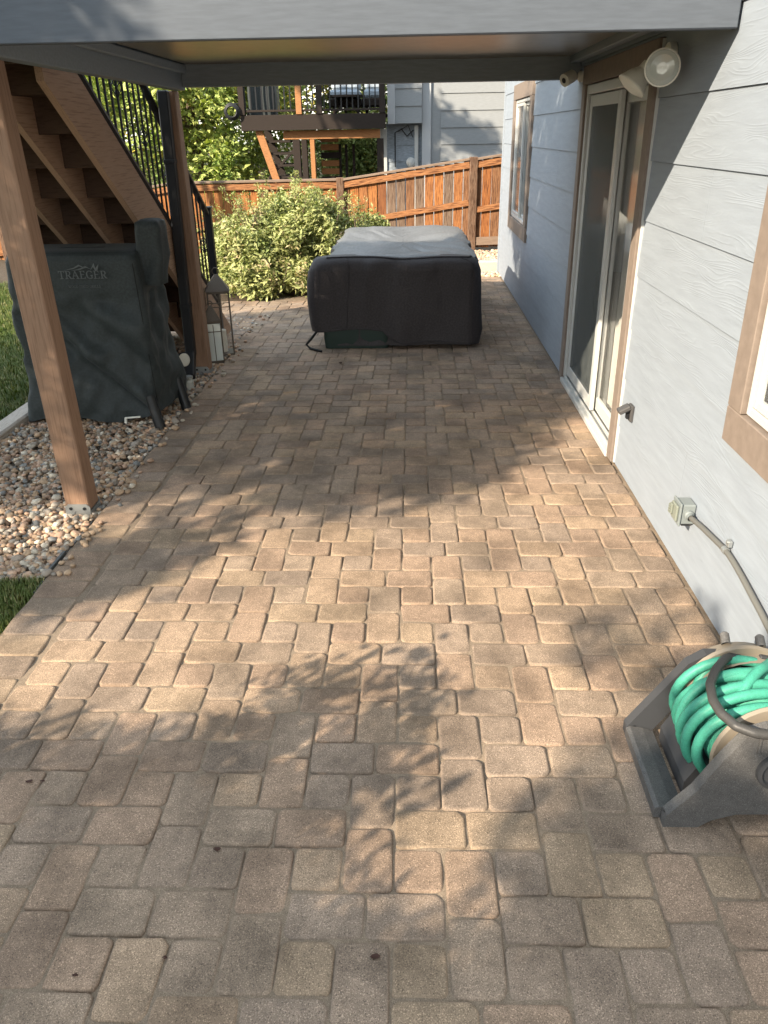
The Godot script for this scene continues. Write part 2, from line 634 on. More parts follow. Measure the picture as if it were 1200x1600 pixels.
func build_patio() -> void:
	var r := RandomNumberGenerator.new()
	r.seed = 77
	var bed := MB.new()
	bed.span(Vector3(-1.655, -.06, -11.06), Vector3(1.2, -.0085, -4.8))
	bed.span(Vector3(-1.655, -.06, -4.799), Vector3(1.2, -.020, 1.2))
	# swept sand, lying higher in some joints than in others
	var sf := FastNoiseLite.new()
	sf.seed = 8
	sf.frequency = 3.2
	sf.fractal_octaves = 3
	var sand_rows := []
	for i in 301:
		var row := []
		for k in 144:
			var x := -1.655 + k * .02
			var z := -4.80 + i * .02
			row.append(Vector3(x, clampf(-.0075 + sf.get_noise_2d(x, z) * .011, -.014, -.003), z))
		sand_rows.append(row)
	bed.skin(sand_rows, false, Vector3(0, -50, 0))
	bed.span(Vector3(-3.1, -.061, -9.5), Vector3(-1.66, -.0086, -7.3))
	var patio := part("patio", bed, M.sand)
	structure(patio)
	var list := []
	for k in range(-31, 13):
		var zc := -2.734 + 2.0 * UZ * k
		var jx := -.394 + (2.0 * UX if posmod(k, 2) == 1 else 0.0)
		for mi in range(-8, 6):
			var J := jx + 4.0 * UX * mi
			list.append([J - .75 * UX, zc, 1.5 * UX, UZ])
			list.append([J + .75 * UX, zc, 1.5 * UX, UZ])
			list.append([J + 2.0 * UX, zc - .75 * UZ, UX, 1.5 * UZ])
			list.append([J + 2.0 * UX, zc + .75 * UZ, UX, 1.5 * UZ])
			list.append([J + UX, zc + UZ, UX, UZ])
			list.append([J + 3.0 * UX, zc + UZ, UX, UZ])
	var out := []
	for q in list:
		var zc: float = q[1]
		if zc > .9 or zc < -11.02: continue
		var left := -1.437
		if zc < -7.3: left = -3.1
		if zc < -9.46: left = -1.2
		var x0 := maxf(q[0] - q[2] * .5, left)
		var x1 := minf(q[0] + q[2] * .5, 1.176)
		if x1 - x0 < 0.035: continue
		out.append([(x0 + x1) * .5, zc, x1 - x0, q[3]])
	var zz := .85
	while zz > -7.3:
		out.append([-1.545 + r.randf_range(-.002, .002), zz, 1.56 * UX, UZ])
		zz -= UZ
	for q in out:
		var p := Vector3(q[0], 0, q[1])
		q.append(p.distance_to(Vector3(0, 1.78, 0)) + (0.0 if in_view(p) else 100.0))
	out.sort_custom(func(a, b): return a[4] < b[4])
	var cache := {}
	var rest := MB.new()
	rest.colored = true
	var clump := FastNoiseLite.new()
	clump.seed = 4
	clump.frequency = .5
	for i in out.size():
		var q = out[i]
		var at := Vector3(q[0], r.randf_range(-.0018, .0012), q[1])
		var ti := clampi(int(r.randf() * 12), 0, 11)
		if r.randf() < .5:
			ti = clampi(int((clump.get_noise_2d(q[0] * 2.0, q[1] * 2.0) * .9 + .5) * 12), 0, 11)
		if i < 300:
			var key := "%.3f/%.3f/%d" % [q[2], q[3], r.randi_range(0, 4)]
			if not cache.has(key):
				var mb := MB.new()
				paver_mesh(mb, q[2], q[3], r)
				cache[key] = mb.done()
			var b := Basis(Vector3.UP, r.randf_range(-.008, .008)) * Basis(Vector3.RIGHT, r.randf_range(-.006, .006)) * Basis(Vector3.BACK, r.randf_range(-.006, .006))
			placed("paver", cache[key], M.pavers[ti], patio, Transform3D(b, at))
		else:
			var t: Color = M.paver_tints[ti]
			rest.tint = Color(t.r * 1.55, t.g * 1.55, t.b * 1.55)
			paver_mesh(rest, q[2], q[3], r, at)
	stuff(part("pavers_beyond", rest, M.paver_rest, patio))

# ---------------------------------------------------------------- house
const WX := 1.185
const OPEN := [[-6.20, -4.34, -1.0, 2.17], [-10.32, -8.72, .71, 2.25], [-2.83, -1.28, .72, 2.25]]

func board_piece(mb: MB, z0: float, z1: float, y0: float, y1: float, yc: float) -> void:
	var x0 := WX - .004 + .008 * (y0 - yc) / .278
	var x1 := WX - .004 + .008 * (y1 - yc) / .278
	var xb := WX + .02
	var a := Vector3(x0, y0, z0); var b := Vector3(x0, y0, z1); var c := Vector3(x1, y1, z1); var d := Vector3(x1, y1, z0)
	mb.quad(a, b, c, d, Vector3.LEFT)
	mb.quad(a, b, Vector3(xb, y0, z1), Vector3(xb, y0, z0), Vector3.DOWN)
	mb.quad(d, c, Vector3(xb, y1, z1), Vector3(xb, y1, z0), Vector3.UP)
	mb.quad(a, d, Vector3(xb, y1, z0), Vector3(xb, y0, z0), Vector3.FORWARD)
	mb.quad(b, c, Vector3(xb, y1, z1), Vector3(xb, y0, z1), Vector3.BACK)

func build_house() -> void:
	var h := thing("house", "pale grey lap sided house with sliding glass door and beige trim along the patio", "house", Vector3(WX, 0, -4))
	var r := RandomNumberGenerator.new()
	r.seed = 9
	# body of the wall, pierced by the three openings
	var holes := [[-6.06, -4.45, .0, 2.05], [-10.15, -8.88, .86, 2.09], [-2.70, -1.42, .86, 2.1]]
	var wall := MB.new()
	var zs := [-11.38, -10.15, -8.88, -6.06, -4.45, -2.70, -1.42, 3.0]
	for i in zs.size() - 1:
		var hole = null
		for q in holes:
			if absf(q[0] - zs[i]) < .01: hole = q
		if hole == null:
			wall.span(Vector3(WX + .018, -.02, zs[i]), Vector3(WX + .17, 5.6, zs[i + 1]))
		else:
			if hole[2] > .05: wall.span(Vector3(WX + .018, -.02, zs[i]), Vector3(WX + .17, hole[2], zs[i + 1]))
			wall.span(Vector3(WX + .018, hole[3], zs[i]), Vector3(WX + .17, 5.6, zs[i + 1]))
	wall.span(Vector3(WX + .17, -.02, -11.38), Vector3(9.0, 5.6, -11.2))
	wall.span(Vector3(WX + .17, -.02, 2.82), Vector3(9.0, 5.6, 3.0))
	wall.span(Vector3(8.83, -.02, -11.2), Vector3(9.0, 5.6, 2.82))
	part("wall", wall, M.siding_plain, h)
	var fl := MB.new()
	fl.span(Vector3(WX + .172, -.02, -11.198), Vector3(8.828, .02, 2.818))
	part("room_floor", fl, M.room_floor, h)
	var inn := MB.new()
	inn.span(Vector3(WX + .172, 2.45, -11.198), Vector3(8.828, 2.5, 2.818))
	inn.span(Vector3(5.0, .021, -11.198), Vector3(5.1, 2.449, 2.818))
	part("room_wall", inn, M.room, h)
	var rf := MB.new()
	rf.slab(PackedVector2Array([Vector2(.55, 5.45), Vector2(5.1, 7.6), Vector2(9.6, 5.45), Vector2(9.6, 5.62), Vector2(5.1, 7.85), Vector2(.55, 5.62)]), Vector3(0, 0, -4.2), Vector3.RIGHT, Vector3.UP, 15.2)
	rf.slab(PackedVector2Array([Vector2(WX + .1, 5.6), Vector2(9.0, 5.6), Vector2(5.1, 7.58)]), Vector3(0, 0, -11.2), Vector3.RIGHT, Vector3.UP, .1)
	part("roof", rf, M.roof, h)
	# lap siding, board by board
	for k in range(-7, 14):
		var y0 := 1.633 + .278 * (k - 6)
		if y0 < -.1: y0 = y0
		var yc := y0
		var y1 := y0 + .276
		y0 = maxf(y0, .012)
		if y1 < .05 or y0 > 3.3: continue
		var cuts := [-11.385]
		var z := -11.385 + r.randf_range(.6, 3.4)
		while z < 2.9:
			cuts.append(z)
			z += 3.66
		cuts.append(3.0)
		for i in cuts.size() - 1:
			var segs := [[cuts[i] + .001, cuts[i + 1] - .001, y0, y1]]
			for op in OPEN:
				var nxt := []
				for s in segs:
					if s[1] <= op[0] or s[0] >= op[1] or s[3] <= op[2] or s[2] >= op[3]:
						nxt.append(s)
						continue
					if s[0] < op[0]: nxt.append([s[0], op[0], s[2], s[3]])
					if s[1] > op[1]: nxt.append([op[1], s[1], s[2], s[3]])
					var m0 := maxf(s[0], op[0])
					var m1 := minf(s[1], op[1])
					if s[2] < op[2]: nxt.append([m0, m1, s[2], op[2]])
					if s[3] > op[3]: nxt.append([m0, m1, op[3], s[3]])
				segs = nxt
			for s in segs:
				if s[1] - s[0] < .01 or s[3] - s[2] < .008: continue
				var mb := MB.new()
				board_piece(mb, s[0], s[1], s[2], s[3], yc)
				part("siding_board", mb, M.siding, h)
	var cb := MB.new()
	cb.span(Vector3(WX - .022, .012, -11.40), Vector3(WX + .017, 5.5, -11.387), .003)
	part("corner_board", cb, M.siding, h)
	# trim boards round the openings
	var xo := WX - .026
	var xi := WX + .019
	var trims := [
		[-4.445, -4.34, .012, 2.05], [-6.165, -6.06, .012, 2.05], [-6.165, -4.34, 2.052, 2.165],
		[-8.875, -8.725, .86, 2.09], [-10.315, -10.155, .86, 2.09], [-10.315, -8.725, .715, .858], [-10.315, -8.725, 2.092, 2.245],
		[-2.825, -2.705, .858, 2.1], [-1.415, -1.285, .858, 2.1], [-2.825, -1.285, .724, .856], [-2.825, -1.285, 2.102, 2.245]]
	for t in trims:
		var mb := MB.new()
		mb.span(Vector3(xo, t[2], t[0]), Vector3(xi, t[3], t[1]), .003)
		part("trim_board", mb, M.trim, h)
	# caulk bead along the near edge of the door trim
	var ck := MB.new()
	ck.span(Vector3(WX - .012, .012, -4.338), Vector3(WX + .012, 2.16, -4.328), .002)
	part("caulk_bead", ck, M.vinyl, h)
	build_door(h)
	build_window(h, -10.15, -8.88, .86, 2.09, true)
	build_window(h, -2.70, -1.42, .86, 2.1, false)

func build_door(h: Node3D) -> void:
	var z0 := -6.057
	var z1 := -4.453
	var fr := MB.new()
	fr.span(Vector3(WX - .012, .045, z0), Vector3(WX + .11, 2.047, z0 + .05), .004)
	fr.span(Vector3(WX - .012, .045, z1 - .05), Vector3(WX + .11, 2.047, z1), .004)
	fr.span(Vector3(WX - .012, 1.99, z0 + .0505), Vector3(WX + .11, 2.046, z1 - .0505), .004)
	var door := part("sliding_door", fr, M.vinyl, h)
	var sill := MB.new()
	sill.span(Vector3(WX - .034, .0, z0 - .003), Vector3(WX + .12, .036, z1 + .004), .005)
	sill.span(Vector3(WX - .010, .0365, z0 + .051), Vector3(WX + .002, .062, z1 - .051), .002)
	sill.span(Vector3(WX + .030, .0365, z0 + .051), Vector3(WX + .042, .062, z1 - .051), .002)
	sill.span(Vector3(WX + .075, .0365, z0 + .051), Vector3(WX + .087, .062, z1 - .051), .002)
	part("track", sill, M.vinyl, door)
	var mid := -5.18
	# fixed far leaf (in front, behind an insect screen) and the sliding near leaf further in
	for q in [[z0 + .052, mid + .05, .006, .034], [mid - .05, z1 - .052, .046, .074]]:
		var s := MB.new()
		var a: float = q[0]
		var b: float = q[1]
		var x0: float = WX + q[2]
		var x1: float = WX + q[3]
		s.span(Vector3(x0, .065, a), Vector3(x1, 1.985, a + .07), .004)
		s.span(Vector3(x0, .065, b - .07), Vector3(x1, 1.985, b), .004)
		s.span(Vector3(x0, 1.915, a + .0705), Vector3(x1, 1.984, b - .0705), .004)
		s.span(Vector3(x0, .066, a + .0705), Vector3(x1, .15, b - .0705), .004)
		part("sash", s, M.vinyl, door)
		var g := MB.new()
		var xm := (x0 + x1) * .5
		g.quad(Vector3(xm, .14, a + .06), Vector3(xm, .14, b - .06), Vector3(xm, 1.93, b - .06), Vector3(xm, 1.93, a + .06), Vector3.LEFT)
		var xi := xm + .012
		g.quad(Vector3(xi, .14, a + .06), Vector3(xi, .14, b - .06), Vector3(xi, 1.93, b - .06), Vector3(xi, 1.93, a + .06), Vector3.RIGHT)
		part("pane", g, M.glass, door)
	var sc := MB.new()
	sc.quad(Vector3(WX + .010, .14, z0 + .12), Vector3(WX + .010, .14, mid - .02), Vector3(WX + .010, 1.93, mid - .02), Vector3(WX + .010, 1.93, z0 + .12), Vector3.LEFT)
	part("insect_screen", sc, M.mesh_screen, door)
	var hd := MB.new()
	hd.span(Vector3(WX + .008, .90, z1 - .108), Vector3(WX + .0455, 1.16, z1 - .082), .006)
	part("handle", hd, M.vinyl, door)
	for k in 9:
		var zc := mid + .02 + k * .072
		var b := MB.new()
		b.bar(Vector3(WX + .15, .07, zc), Vector3(WX + .15, 1.97, zc), .078, .003, Vector3(.35, 0, .93).normalized())
		part("blind_slat", b, M.blind, door)

func build_window(h: Node3D, z0: float, z1: float, y0: float, y1: float, far: bool) -> void:
	var fr := MB.new()
	var xa := WX - .008
	var xb := WX + .09
	fr.span(Vector3(xa, y0 + .002, z0 + .002), Vector3(xb, y1 - .002, z0 + .026), .004)
	fr.span(Vector3(xa, y0 + .002, z1 - .026), Vector3(xb, y1 - .002, z1 - .002), .004)
	fr.span(Vector3(xa, y0 + .002, z0 + .0265), Vector3(xb, y0 + .036, z1 - .0265), .004)
	fr.span(Vector3(xa, y1 - .036, z0 + .0265), Vector3(xb, y1 - .002, z1 - .0265), .004)
	var w := part("window", fr, M.vinyl, h)
	var zm := (z0 + z1) * .5
	for q in [[z0 + .028, zm + .02, -.004], [zm - .02, z1 - .028, .024]]:
		var s := MB.new()
		var x0: float = WX + q[2]
		s.span(Vector3(x0, y0 + .038, q[0]), Vector3(x0 + .026, y1 - .038, q[0] + .032), .003)
		s.span(Vector3(x0, y0 + .038, q[1] - .032), Vector3(x0 + .026, y1 - .038, q[1]), .003)
		s.span(Vector3(x0, y0 + .0385, q[0] + .0325), Vector3(x0 + .026, y0 + .07, q[1] - .0325), .003)
		s.span(Vector3(x0, y1 - .07, q[0] + .0325), Vector3(x0 + .026, y1 - .0385, q[1] - .0325), .003)
		part("sash", s, M.vinyl, w)
		var g := MB.new()
		var xm := x0 + .013
		g.quad(Vector3(xm, y0 + .065, q[0] + .028), Vector3(xm, y0 + .065, q[1] - .028), Vector3(xm, y1 - .065, q[1] - .028), Vector3(xm, y1 - .065, q[0] + .028), Vector3.LEFT)
		var xi := xm + .010
		g.quad(Vector3(xi, y0 + .065, q[0] + .028), Vector3(xi, y0 + .065, q[1] - .028), Vector3(xi, y1 - .065, q[1] - .028), Vector3(xi, y1 - .065, q[0] + .028), Vector3.RIGHT)
		part("pane", g, M.glass, w)

# ---------------------------------------------------------------- deck
func build_deck() -> void:
	var d := thing("deck", "raised deck with blue grey fascia and sheet metal underside roofing the patio", "deck", Vector3(-.3, 0, -4.9))
	var f := MB.new()
	f.span(Vector3(-3.2, 2.102, -3.42), Vector3(1.176, 2.44, -3.37), .004)
	part("fascia", f, M.fascia, d)
	var rb := MB.new()
	rb.span(Vector3(-1.745, 2.082, -6.46), Vector3(-1.665, 2.43, -3.422), .004)
	part("rim_beam", rb, M.beam, d)
	var bb := MB.new()
	bb.span(Vector3(-1.664, 2.10, -6.47), Vector3(1.18, 2.43, -6.38), .004)
	part("rear_beam", bb, M.beam, d)
	var lg := MB.new()
	lg.span(Vector3(1.10, 2.20, -6.378), Vector3(1.16, 2.43, -3.424), .004)
	part("ledger_board", lg, M.beam, d)
	var tr := MB.new()
	tr.span(Vector3(-1.663, 2.185, -6.378), Vector3(-1.625, 2.24, -3.424), .006)
	tr.span(Vector3(-1.62, 2.19, -3.47), Vector3(1.09, 2.24, -3.424), .006)
	part("gutter_trim", tr, M.beam, d)
	var k := 0
	var x := -1.62
	while x < 1.09:
		var x1 := 1.095
		var s := MB.new()
		var rows := []
		for i in 7:
			var row := []
			for j in 25:
				var u := j / 24.0
				row.append(Vector3(lerpf(x, x1 - .002, u), 2.243 - .002 * sin(u * 19.0), lerpf(-6.377, -3.472, i / 6.0)))
			rows.append(row)
		s.skin(rows, false, Vector3(x, 3, -5))
		part("soffit_panel", s, M.soffit, d)
		x += 5.0
		k += 1
	for i in 22:
		var b := MB.new()
		var z := -6.45 + i * .1405
		b.span(Vector3(-1.75, 2.446, z), Vector3(1.17, 2.47, z + .135), .004)
		part("deck_plank", b, M.deck_board, d)
	# landing at the head of the stairs, left of the deck
	for i in 8:
		var b := MB.new()
		var z := -4.40 + i * .122
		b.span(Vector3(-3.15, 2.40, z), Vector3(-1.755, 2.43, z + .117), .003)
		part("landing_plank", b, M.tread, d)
	var j2 := MB.new()
	j2.span(Vector3(-3.15, 2.12, -4.44), Vector3(-1.755, 2.398, -4.402), .003)
	part("landing_joist", j2, M.tread, d)

func build_posts() -> void:
	var spots := [[-1.762, -3.735, "cedar post standing in river gravel in front of the covered grill"], [-1.765, -6.42, "cedar post beside the lanterns with black downspout along it"]]
	for q in spots:
		var o := thing("deck_post", q[2], "post", Vector3(q[0], 0, q[1]), "cedar posts carrying the deck")
		var p := MB.new()
		var up: float = 2.098 if q[1] > -5 else 2.078
		p.bar(Vector3(q[0], .012, q[1]), Vector3(q[0] - (.045 if q[1] > -5 else .022), up, q[1]), .126, .126, Vector3.RIGHT, .006)
		part("post_shaft", p, M.post, o)
		var b := MB.new()
		for s in [-1.0, 1.0]:
			# stamped base plates with a notched foot and two bolt holes
			b.slab(PackedVector2Array([Vector2(-.066, -.03), Vector2(-.03, -.03), Vector2(-.018, .012), Vector2(.018, .012), Vector2(.03, -.03), Vector2(.066, -.03), Vector2(.066, .035), Vector2(.05, .052), Vector2(-.05, .052), Vector2(-.066, .035)]), Vector3(q[0], .0, q[1] + s * .0665), Vector3.RIGHT, Vector3.UP, .004)
		b.span(Vector3(q[0] - .064, -.03, q[1] - .064), Vector3(q[0] + .064, .010, q[1] + .064))
		part("base_bracket", b, M.galv, o)
		for s in [-.036, .036]:
			var n := MB.new()
			n.lathe(Vector3(q[0] + s, .028, q[1] + .0687), Vector3.BACK, [Vector2(0, .009), Vector2(.004, .009), Vector2(.0045, .0001)], 6)
			part("bolt", n, M.iron, o)
	var ds := thing("downspout", "black square downspout running down the far cedar post", "downspout", Vector3(-1.85, 0, -6.33))
	var m := MB.new()
	m.bar(Vector3(-1.822, .16, -6.305), Vector3(-1.79, 2.08, -6.305), .075, .075, Vector3.RIGHT, .008)
	part("pipe", m, M.downspout, ds)
	var e := MB.new()
	e.bar(Vector3(-1.825, .19, -6.31), Vector3(-1.80, .03, -6.12), .075, .075, Vector3.RIGHT, .008)
	part("spout_elbow", e, M.downspout, ds)
	for y in [.55, 1.6]:
		var s := MB.new()
		var sx: float = -1.824 + y * .0165
		s.span(Vector3(sx - .041, y, -6.345), Vector3(sx + .041, y + .03, -6.2645), .004)
		part("strap", s, M.downspout, ds)

# ---------------------------------------------------------------- stairs
func edge_y(z: float) -> float:
	return 1.131 + .674 * (z + 6.324)

func build_stairs() -> void:
	var st := thing("deck_stairs", "brown wooden staircase descending from the deck behind the covered grill", "stairs", Vector3(-2.3, 0, -6.2))
	# outer skirt stringers and the notched ones between
	for x in [-1.872, -2.79]:
		var m := MB.new()
		var za := -4.43
		var ol := PackedVector2Array([Vector2(za, minf(edge_y(za), 2.39)), Vector2(-4.46, 2.39), Vector2(-7.92, edge_y(-7.92)), Vector2(-7.98, .0), Vector2(-7.42, .0), Vector2(za, edge_y(za) - .365)])
		m.slab(ol, Vector3(x, 0, 0), Vector3.BACK, Vector3.UP, .04)
		part("stringer", m, M.stringer, st)
	for x in [-2.17, -2.48]:
		var m := MB.new()
		var ol := PackedVector2Array()
		for k in range(1, 12):
			var y := 2.40 - .19 * k
			var zn := -6.324 + (y + .045 - 1.131) / .674
			ol.append(Vector2(zn + .283, y - .028))
			ol.append(Vector2(zn + .002, y - .028))
		var zl := -7.5
		ol.append(Vector2(zl - .1, .0))
		ol.append(Vector2(zl + .1, 0))
		ol.append(Vector2(-4.55, edge_y(-4.55) - .355))
		m.slab(ol, Vector3(x, 0, 0), Vector3.BACK, Vector3.UP, .038)
		part("stringer", m, M.stringer, st)
	for k in range(1, 13):
		var y := 2.40 - .19 * k
		var zn := -6.324 + (y + .045 - 1.131) / .674
		for q in [[.0, .138], [.1405, .2815]]:
			var m := MB.new()
			m.span(Vector3(-2.768, y - .026, zn + q[0] - .02), Vector3(-1.894, y, zn + q[1] - .02), .004)
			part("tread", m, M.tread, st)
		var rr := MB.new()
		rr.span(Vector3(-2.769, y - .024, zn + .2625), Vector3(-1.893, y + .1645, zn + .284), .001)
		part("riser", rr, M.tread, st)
	var names := [[-1.872, "black iron stair railing with basket balusters beside the far cedar post"], [-2.79, "black iron stair railing on the lawn side of the staircase"]]
	for q in names:
		var x: float = q[0]
		var o := thing("stair_railing", q[1], "railing", Vector3(x, 0, -7.5), "stair railings")
		var a := Vector3(x, edge_y(-4.5) + .06, -4.5)
		var b := Vector3(x, edge_y(-7.52) + .06, -7.52)
		var m := MB.new()
		m.bar(a, b, .04, .025, Vector3.RIGHT, .003)
		part("bottom_rail", m, M.iron, o)
		m = MB.new()
		m.bar(a + Vector3(0, .80, 0), b + Vector3(0, .76, 0), .05, .03, Vector3.RIGHT, .006)
		part("top_rail", m, M.iron, o)
		m = MB.new()
		m.span(Vector3(x - .032, .0, -7.60), Vector3(x + .032, b.y + .80, -7.535), .005)
		m.span(Vector3(x - .04, b.y + .80, -7.61), Vector3(x + .04, b.y + .82, -7.527), .006)
		part("newel_post", m, M.iron, o)
		for i in 27:
			var z := -4.58 - i * .109
			var y0 := edge_y(z) + .065
			var t := MB.new()
			t.span(Vector3(x - .0065, y0, z - .0065), Vector3(x + .0065, y0 + .745, z + .0065))
			var bal := part("baluster", t, M.iron, o)
			if i % 4 == 1:
				var bk := MB.new()
				for w in 4:
					var pl := PackedVector3Array()
					for s in 9:
						var u := s / 8.0
						var an := w * PI / 2 + u * PI
						var rad := .027 * sin(PI * u) + .004
						pl.append(Vector3(x + cos(an) * rad, y0 + .30 + u * .13, z + sin(an) * rad))
					bk.tube(pl, .0035, 5)
				part("basket", bk, M.iron, bal)

# ---------------------------------------------------------------- soft covers
func loft_row(cx: float, cz: float, hx: float, hz: float, rad: float, y: float, count: int) -> Array:
	var per := []
	rad = minf(rad, minf(hx, hz) * .98)
	var lens := [2 * (hx - rad), PI * rad * .5, 2 * (hz - rad), PI * rad * .5, 2 * (hx - rad), PI * rad * .5, 2 * (hz - rad), PI * rad * .5]
	var total := 0.0
	for l in lens: total += l
	for i in count:
		var s := total * i / count
		var k := 0
		while k < 7 and s > lens[k]:
			s -= lens[k]
			k += 1
		var u: float = s / maxf(lens[k], 1e-6)
		var p: Vector2
		match k:
			0: p = Vector2(-hx + rad + s, hz)
			1: p = Vector2(hx - rad + rad * sin(u * PI / 2), hz - rad + rad * cos(u * PI / 2))
			2: p = Vector2(hx, hz - rad - s)
			3: p = Vector2(hx - rad + rad * cos(u * PI / 2), -hz + rad - rad * sin(u * PI / 2))
			4: p = Vector2(hx - rad - s, -hz)
			5: p = Vector2(-hx + rad - rad * sin(u * PI / 2), -hz + rad - rad * cos(u * PI / 2))
			6: p = Vector2(-hx, -hz + rad + s)
			_: p = Vector2(-hx + rad - rad * cos(u * PI / 2), hz - rad + rad * sin(u * PI / 2))
		per.append(Vector3(cx + p.x, y, cz + p.y))
	return per

func crease(rows: Array, c: Vector3, amount: float, sd: int, freq: Vector3, flat_above := 99.0) -> void:
	var f := FastNoiseLite.new()
	f.seed = sd
	f.frequency = 1.0
	f.fractal_octaves = 3
	for row in rows:
		for i in row.size():
			var p: Vector3 = row[i]
			var o := Vector3(p.x - c.x, 0, p.z - c.z)
			var d := f.get_noise_3d(p.x * freq.x, p.y * freq.y, p.z * freq.z) * amount
			if p.y > flat_above: d *= .12
			row[i] = p + o.normalized() * d

func build_grill() -> void:
	var g := thing("covered_grill", "smoker grill under a dark fabric cover with raised chimney beside the near post", "grill", Vector3(-2.2, 0, -5.4))
	var rows := []
	var lv := [[.02, .0, .0], [.10, .004, .0], [.22, .0, .0], [.36, -.006, 0], [.5, -.012, 0], [.64, -.014, 0], [.78, -.012, 0], [.9, -.01, 0], [1.0, -.012, 0], [1.07, -.016, 0], [1.105, -.03, .0], [1.122, -.055, 0], [1.128, -.10, 0], [1.127, -.17, 0], [1.125, -.30, 0]]
	var fine := []
	for i in lv.size() - 1:
		for j in 4:
			fine.append([lerpf(lv[i][0], lv[i + 1][0], j / 4.0), lerpf(lv[i][1], lv[i + 1][1], j / 4.0)])
	fine.append(lv[lv.size() - 1])
	for l in fine:
		var y: float = l[0]
		var ins: float = l[1]
		var sp := .045 * (1.0 - minf(y, 1.0))
		var row := loft_row(-2.205, -5.41, maxf(.45 + ins + sp, .02), maxf(.27 + ins + sp * .6, .01), .05, y, 150)
		for i in row.size():
			var p: Vector3 = row[i]
			if y < .3:
				p.y += .035 * sin(p.x * 7.0) * (1.0 - y / .3) + .06 * (p.x + 2.3) * (1.0 - y / .3)
			# a long slack fold runs slantwise over the front
			var e := (p.x + 2.55) * .9 + (p.y - .85)
			if p.z > -5.3 and y < .95:
				p.z += (.075 * exp(-pow((e - .0) / .08, 2.0)) - .06 * exp(-pow((e + .13) / .07, 2.0)) + .045 * exp(-pow((e - .38) / .1, 2.0)) - .03 * exp(-pow((e - .24) / .06, 2.0))) * clampf((.95 - y) * 4.0, 0, 1)
			row[i] = p
		rows.append(row)
	crease(rows, Vector3(-2.205, 0, -5.41), .075, 6, Vector3(2.6, 2.2, 2.6), .86)
	var m := MB.new()
	m.skin(rows, true, Vector3(-2.205, .5, -5.41))
	part("cover", m, M.fabric, g)
	# the part of the cover pulled over the chimney
	rows = []
	for l in [[.90, .068, .075], [.98, .082, .085], [1.08, .088, .09], [1.18, .088, .09], [1.25, .086, .088], [1.29, .075, .08], [1.305, .05, .05], [1.31, .012, .012]]:
		rows.append(loft_row(-1.715 + (l[0] - 1.1) * .06, -5.34, l[1], l[2], .03, l[0], 30))
	crease(rows, Vector3(-1.715, 0, -5.34), .03, 16, Vector3(7, 5, 7))
	m = MB.new()
	m.skin(rows, true, Vector3(-1.715, 1.1, -5.34))
	part("chimney_cover", m, M.fabric, g)
	m = MB.new()
	var pl := PackedVector3Array()
	for row in [1.06, .9, .75, .6, .45, .3, .15]:
		pl.append(Vector3(-1.785 + .045 * (1.0 - row), row, -5.128 + .03 * (1.0 - row)))
	m.tube(pl, .0035, 5)
	part("seam", m, M.fabric_seam, g)
	for q in [[-1.745, -5.05], [-1.675, -5.47], [-2.50, -5.2], [-2.50, -5.6]]:
		m = MB.new()
		m.tube(PackedVector3Array([Vector3(q[0] - .04, .20, q[1] - .03), Vector3(q[0] + .02, -.015, q[1] + .02)]), .036, 14)
		part("leg", m, M.leg_black, g)
	m = MB.new()
	m.tube(PackedVector3Array([Vector3(-1.995, .03, -5.12), Vector3(-1.88, .045, -5.10)]), .007, 6)
	m.tube(PackedVector3Array([Vector3(-1.99, .03, -5.12), Vector3(-1.992, -.005, -5.11)]), .010, 6)
	part("drain_pin", m, M.white_plastic, g)
	# printed lettering and the ridge of peaks above it
	var font := SystemFont.new()
	font.font_names = PackedStringArray(["Droid Serif"])
	for q in [["TRAEGER", 46, .00150, Vector3(-2.122, .950, -5.130)], ["WOOD FIRED GRILLS", 18, .00115, Vector3(-2.122, .905, -5.131)]]:
		var tm := TextMesh.new()
		tm.text = q[0]
		tm.font = font
		tm.font_size = q[1]
		tm.pixel_size = q[2]
		tm.depth = .002
		tm.horizontal_alignment = HORIZONTAL_ALIGNMENT_CENTER
		tm.vertical_alignment = VERTICAL_ALIGNMENT_BOTTOM
		placed("lettering", tm, M.print_grey, g, Transform3D(Basis(), q[3]))
	m = MB.new()
	var peaks := [PackedVector2Array([Vector2(-.12, 0), Vector2(-.05, .018), Vector2(-.015, .036), Vector2(.012, .022), Vector2(.03, .03), Vector2(.012, .016), Vector2(-.012, .026), Vector2(-.05, .010)]),
		PackedVector2Array([Vector2(-.07, -.002), Vector2(-.02, .010), Vector2(.03, .026), Vector2(.06, .008), Vector2(.032, .017), Vector2(-.01, .004)]),
		PackedVector2Array([Vector2(.055, .0), Vector2(.085, .045), Vector2(.09, .012), Vector2(.115, .038), Vector2(.105, .004), Vector2(.088, -.004), Vector2(.078, .022)])]
	for pk in peaks:
		m.slab(pk, Vector3(-2.122, 1.018, -5.130), Vector3.RIGHT, Vector3.UP, .002)
	part("emblem", m, M.print_grey, g)

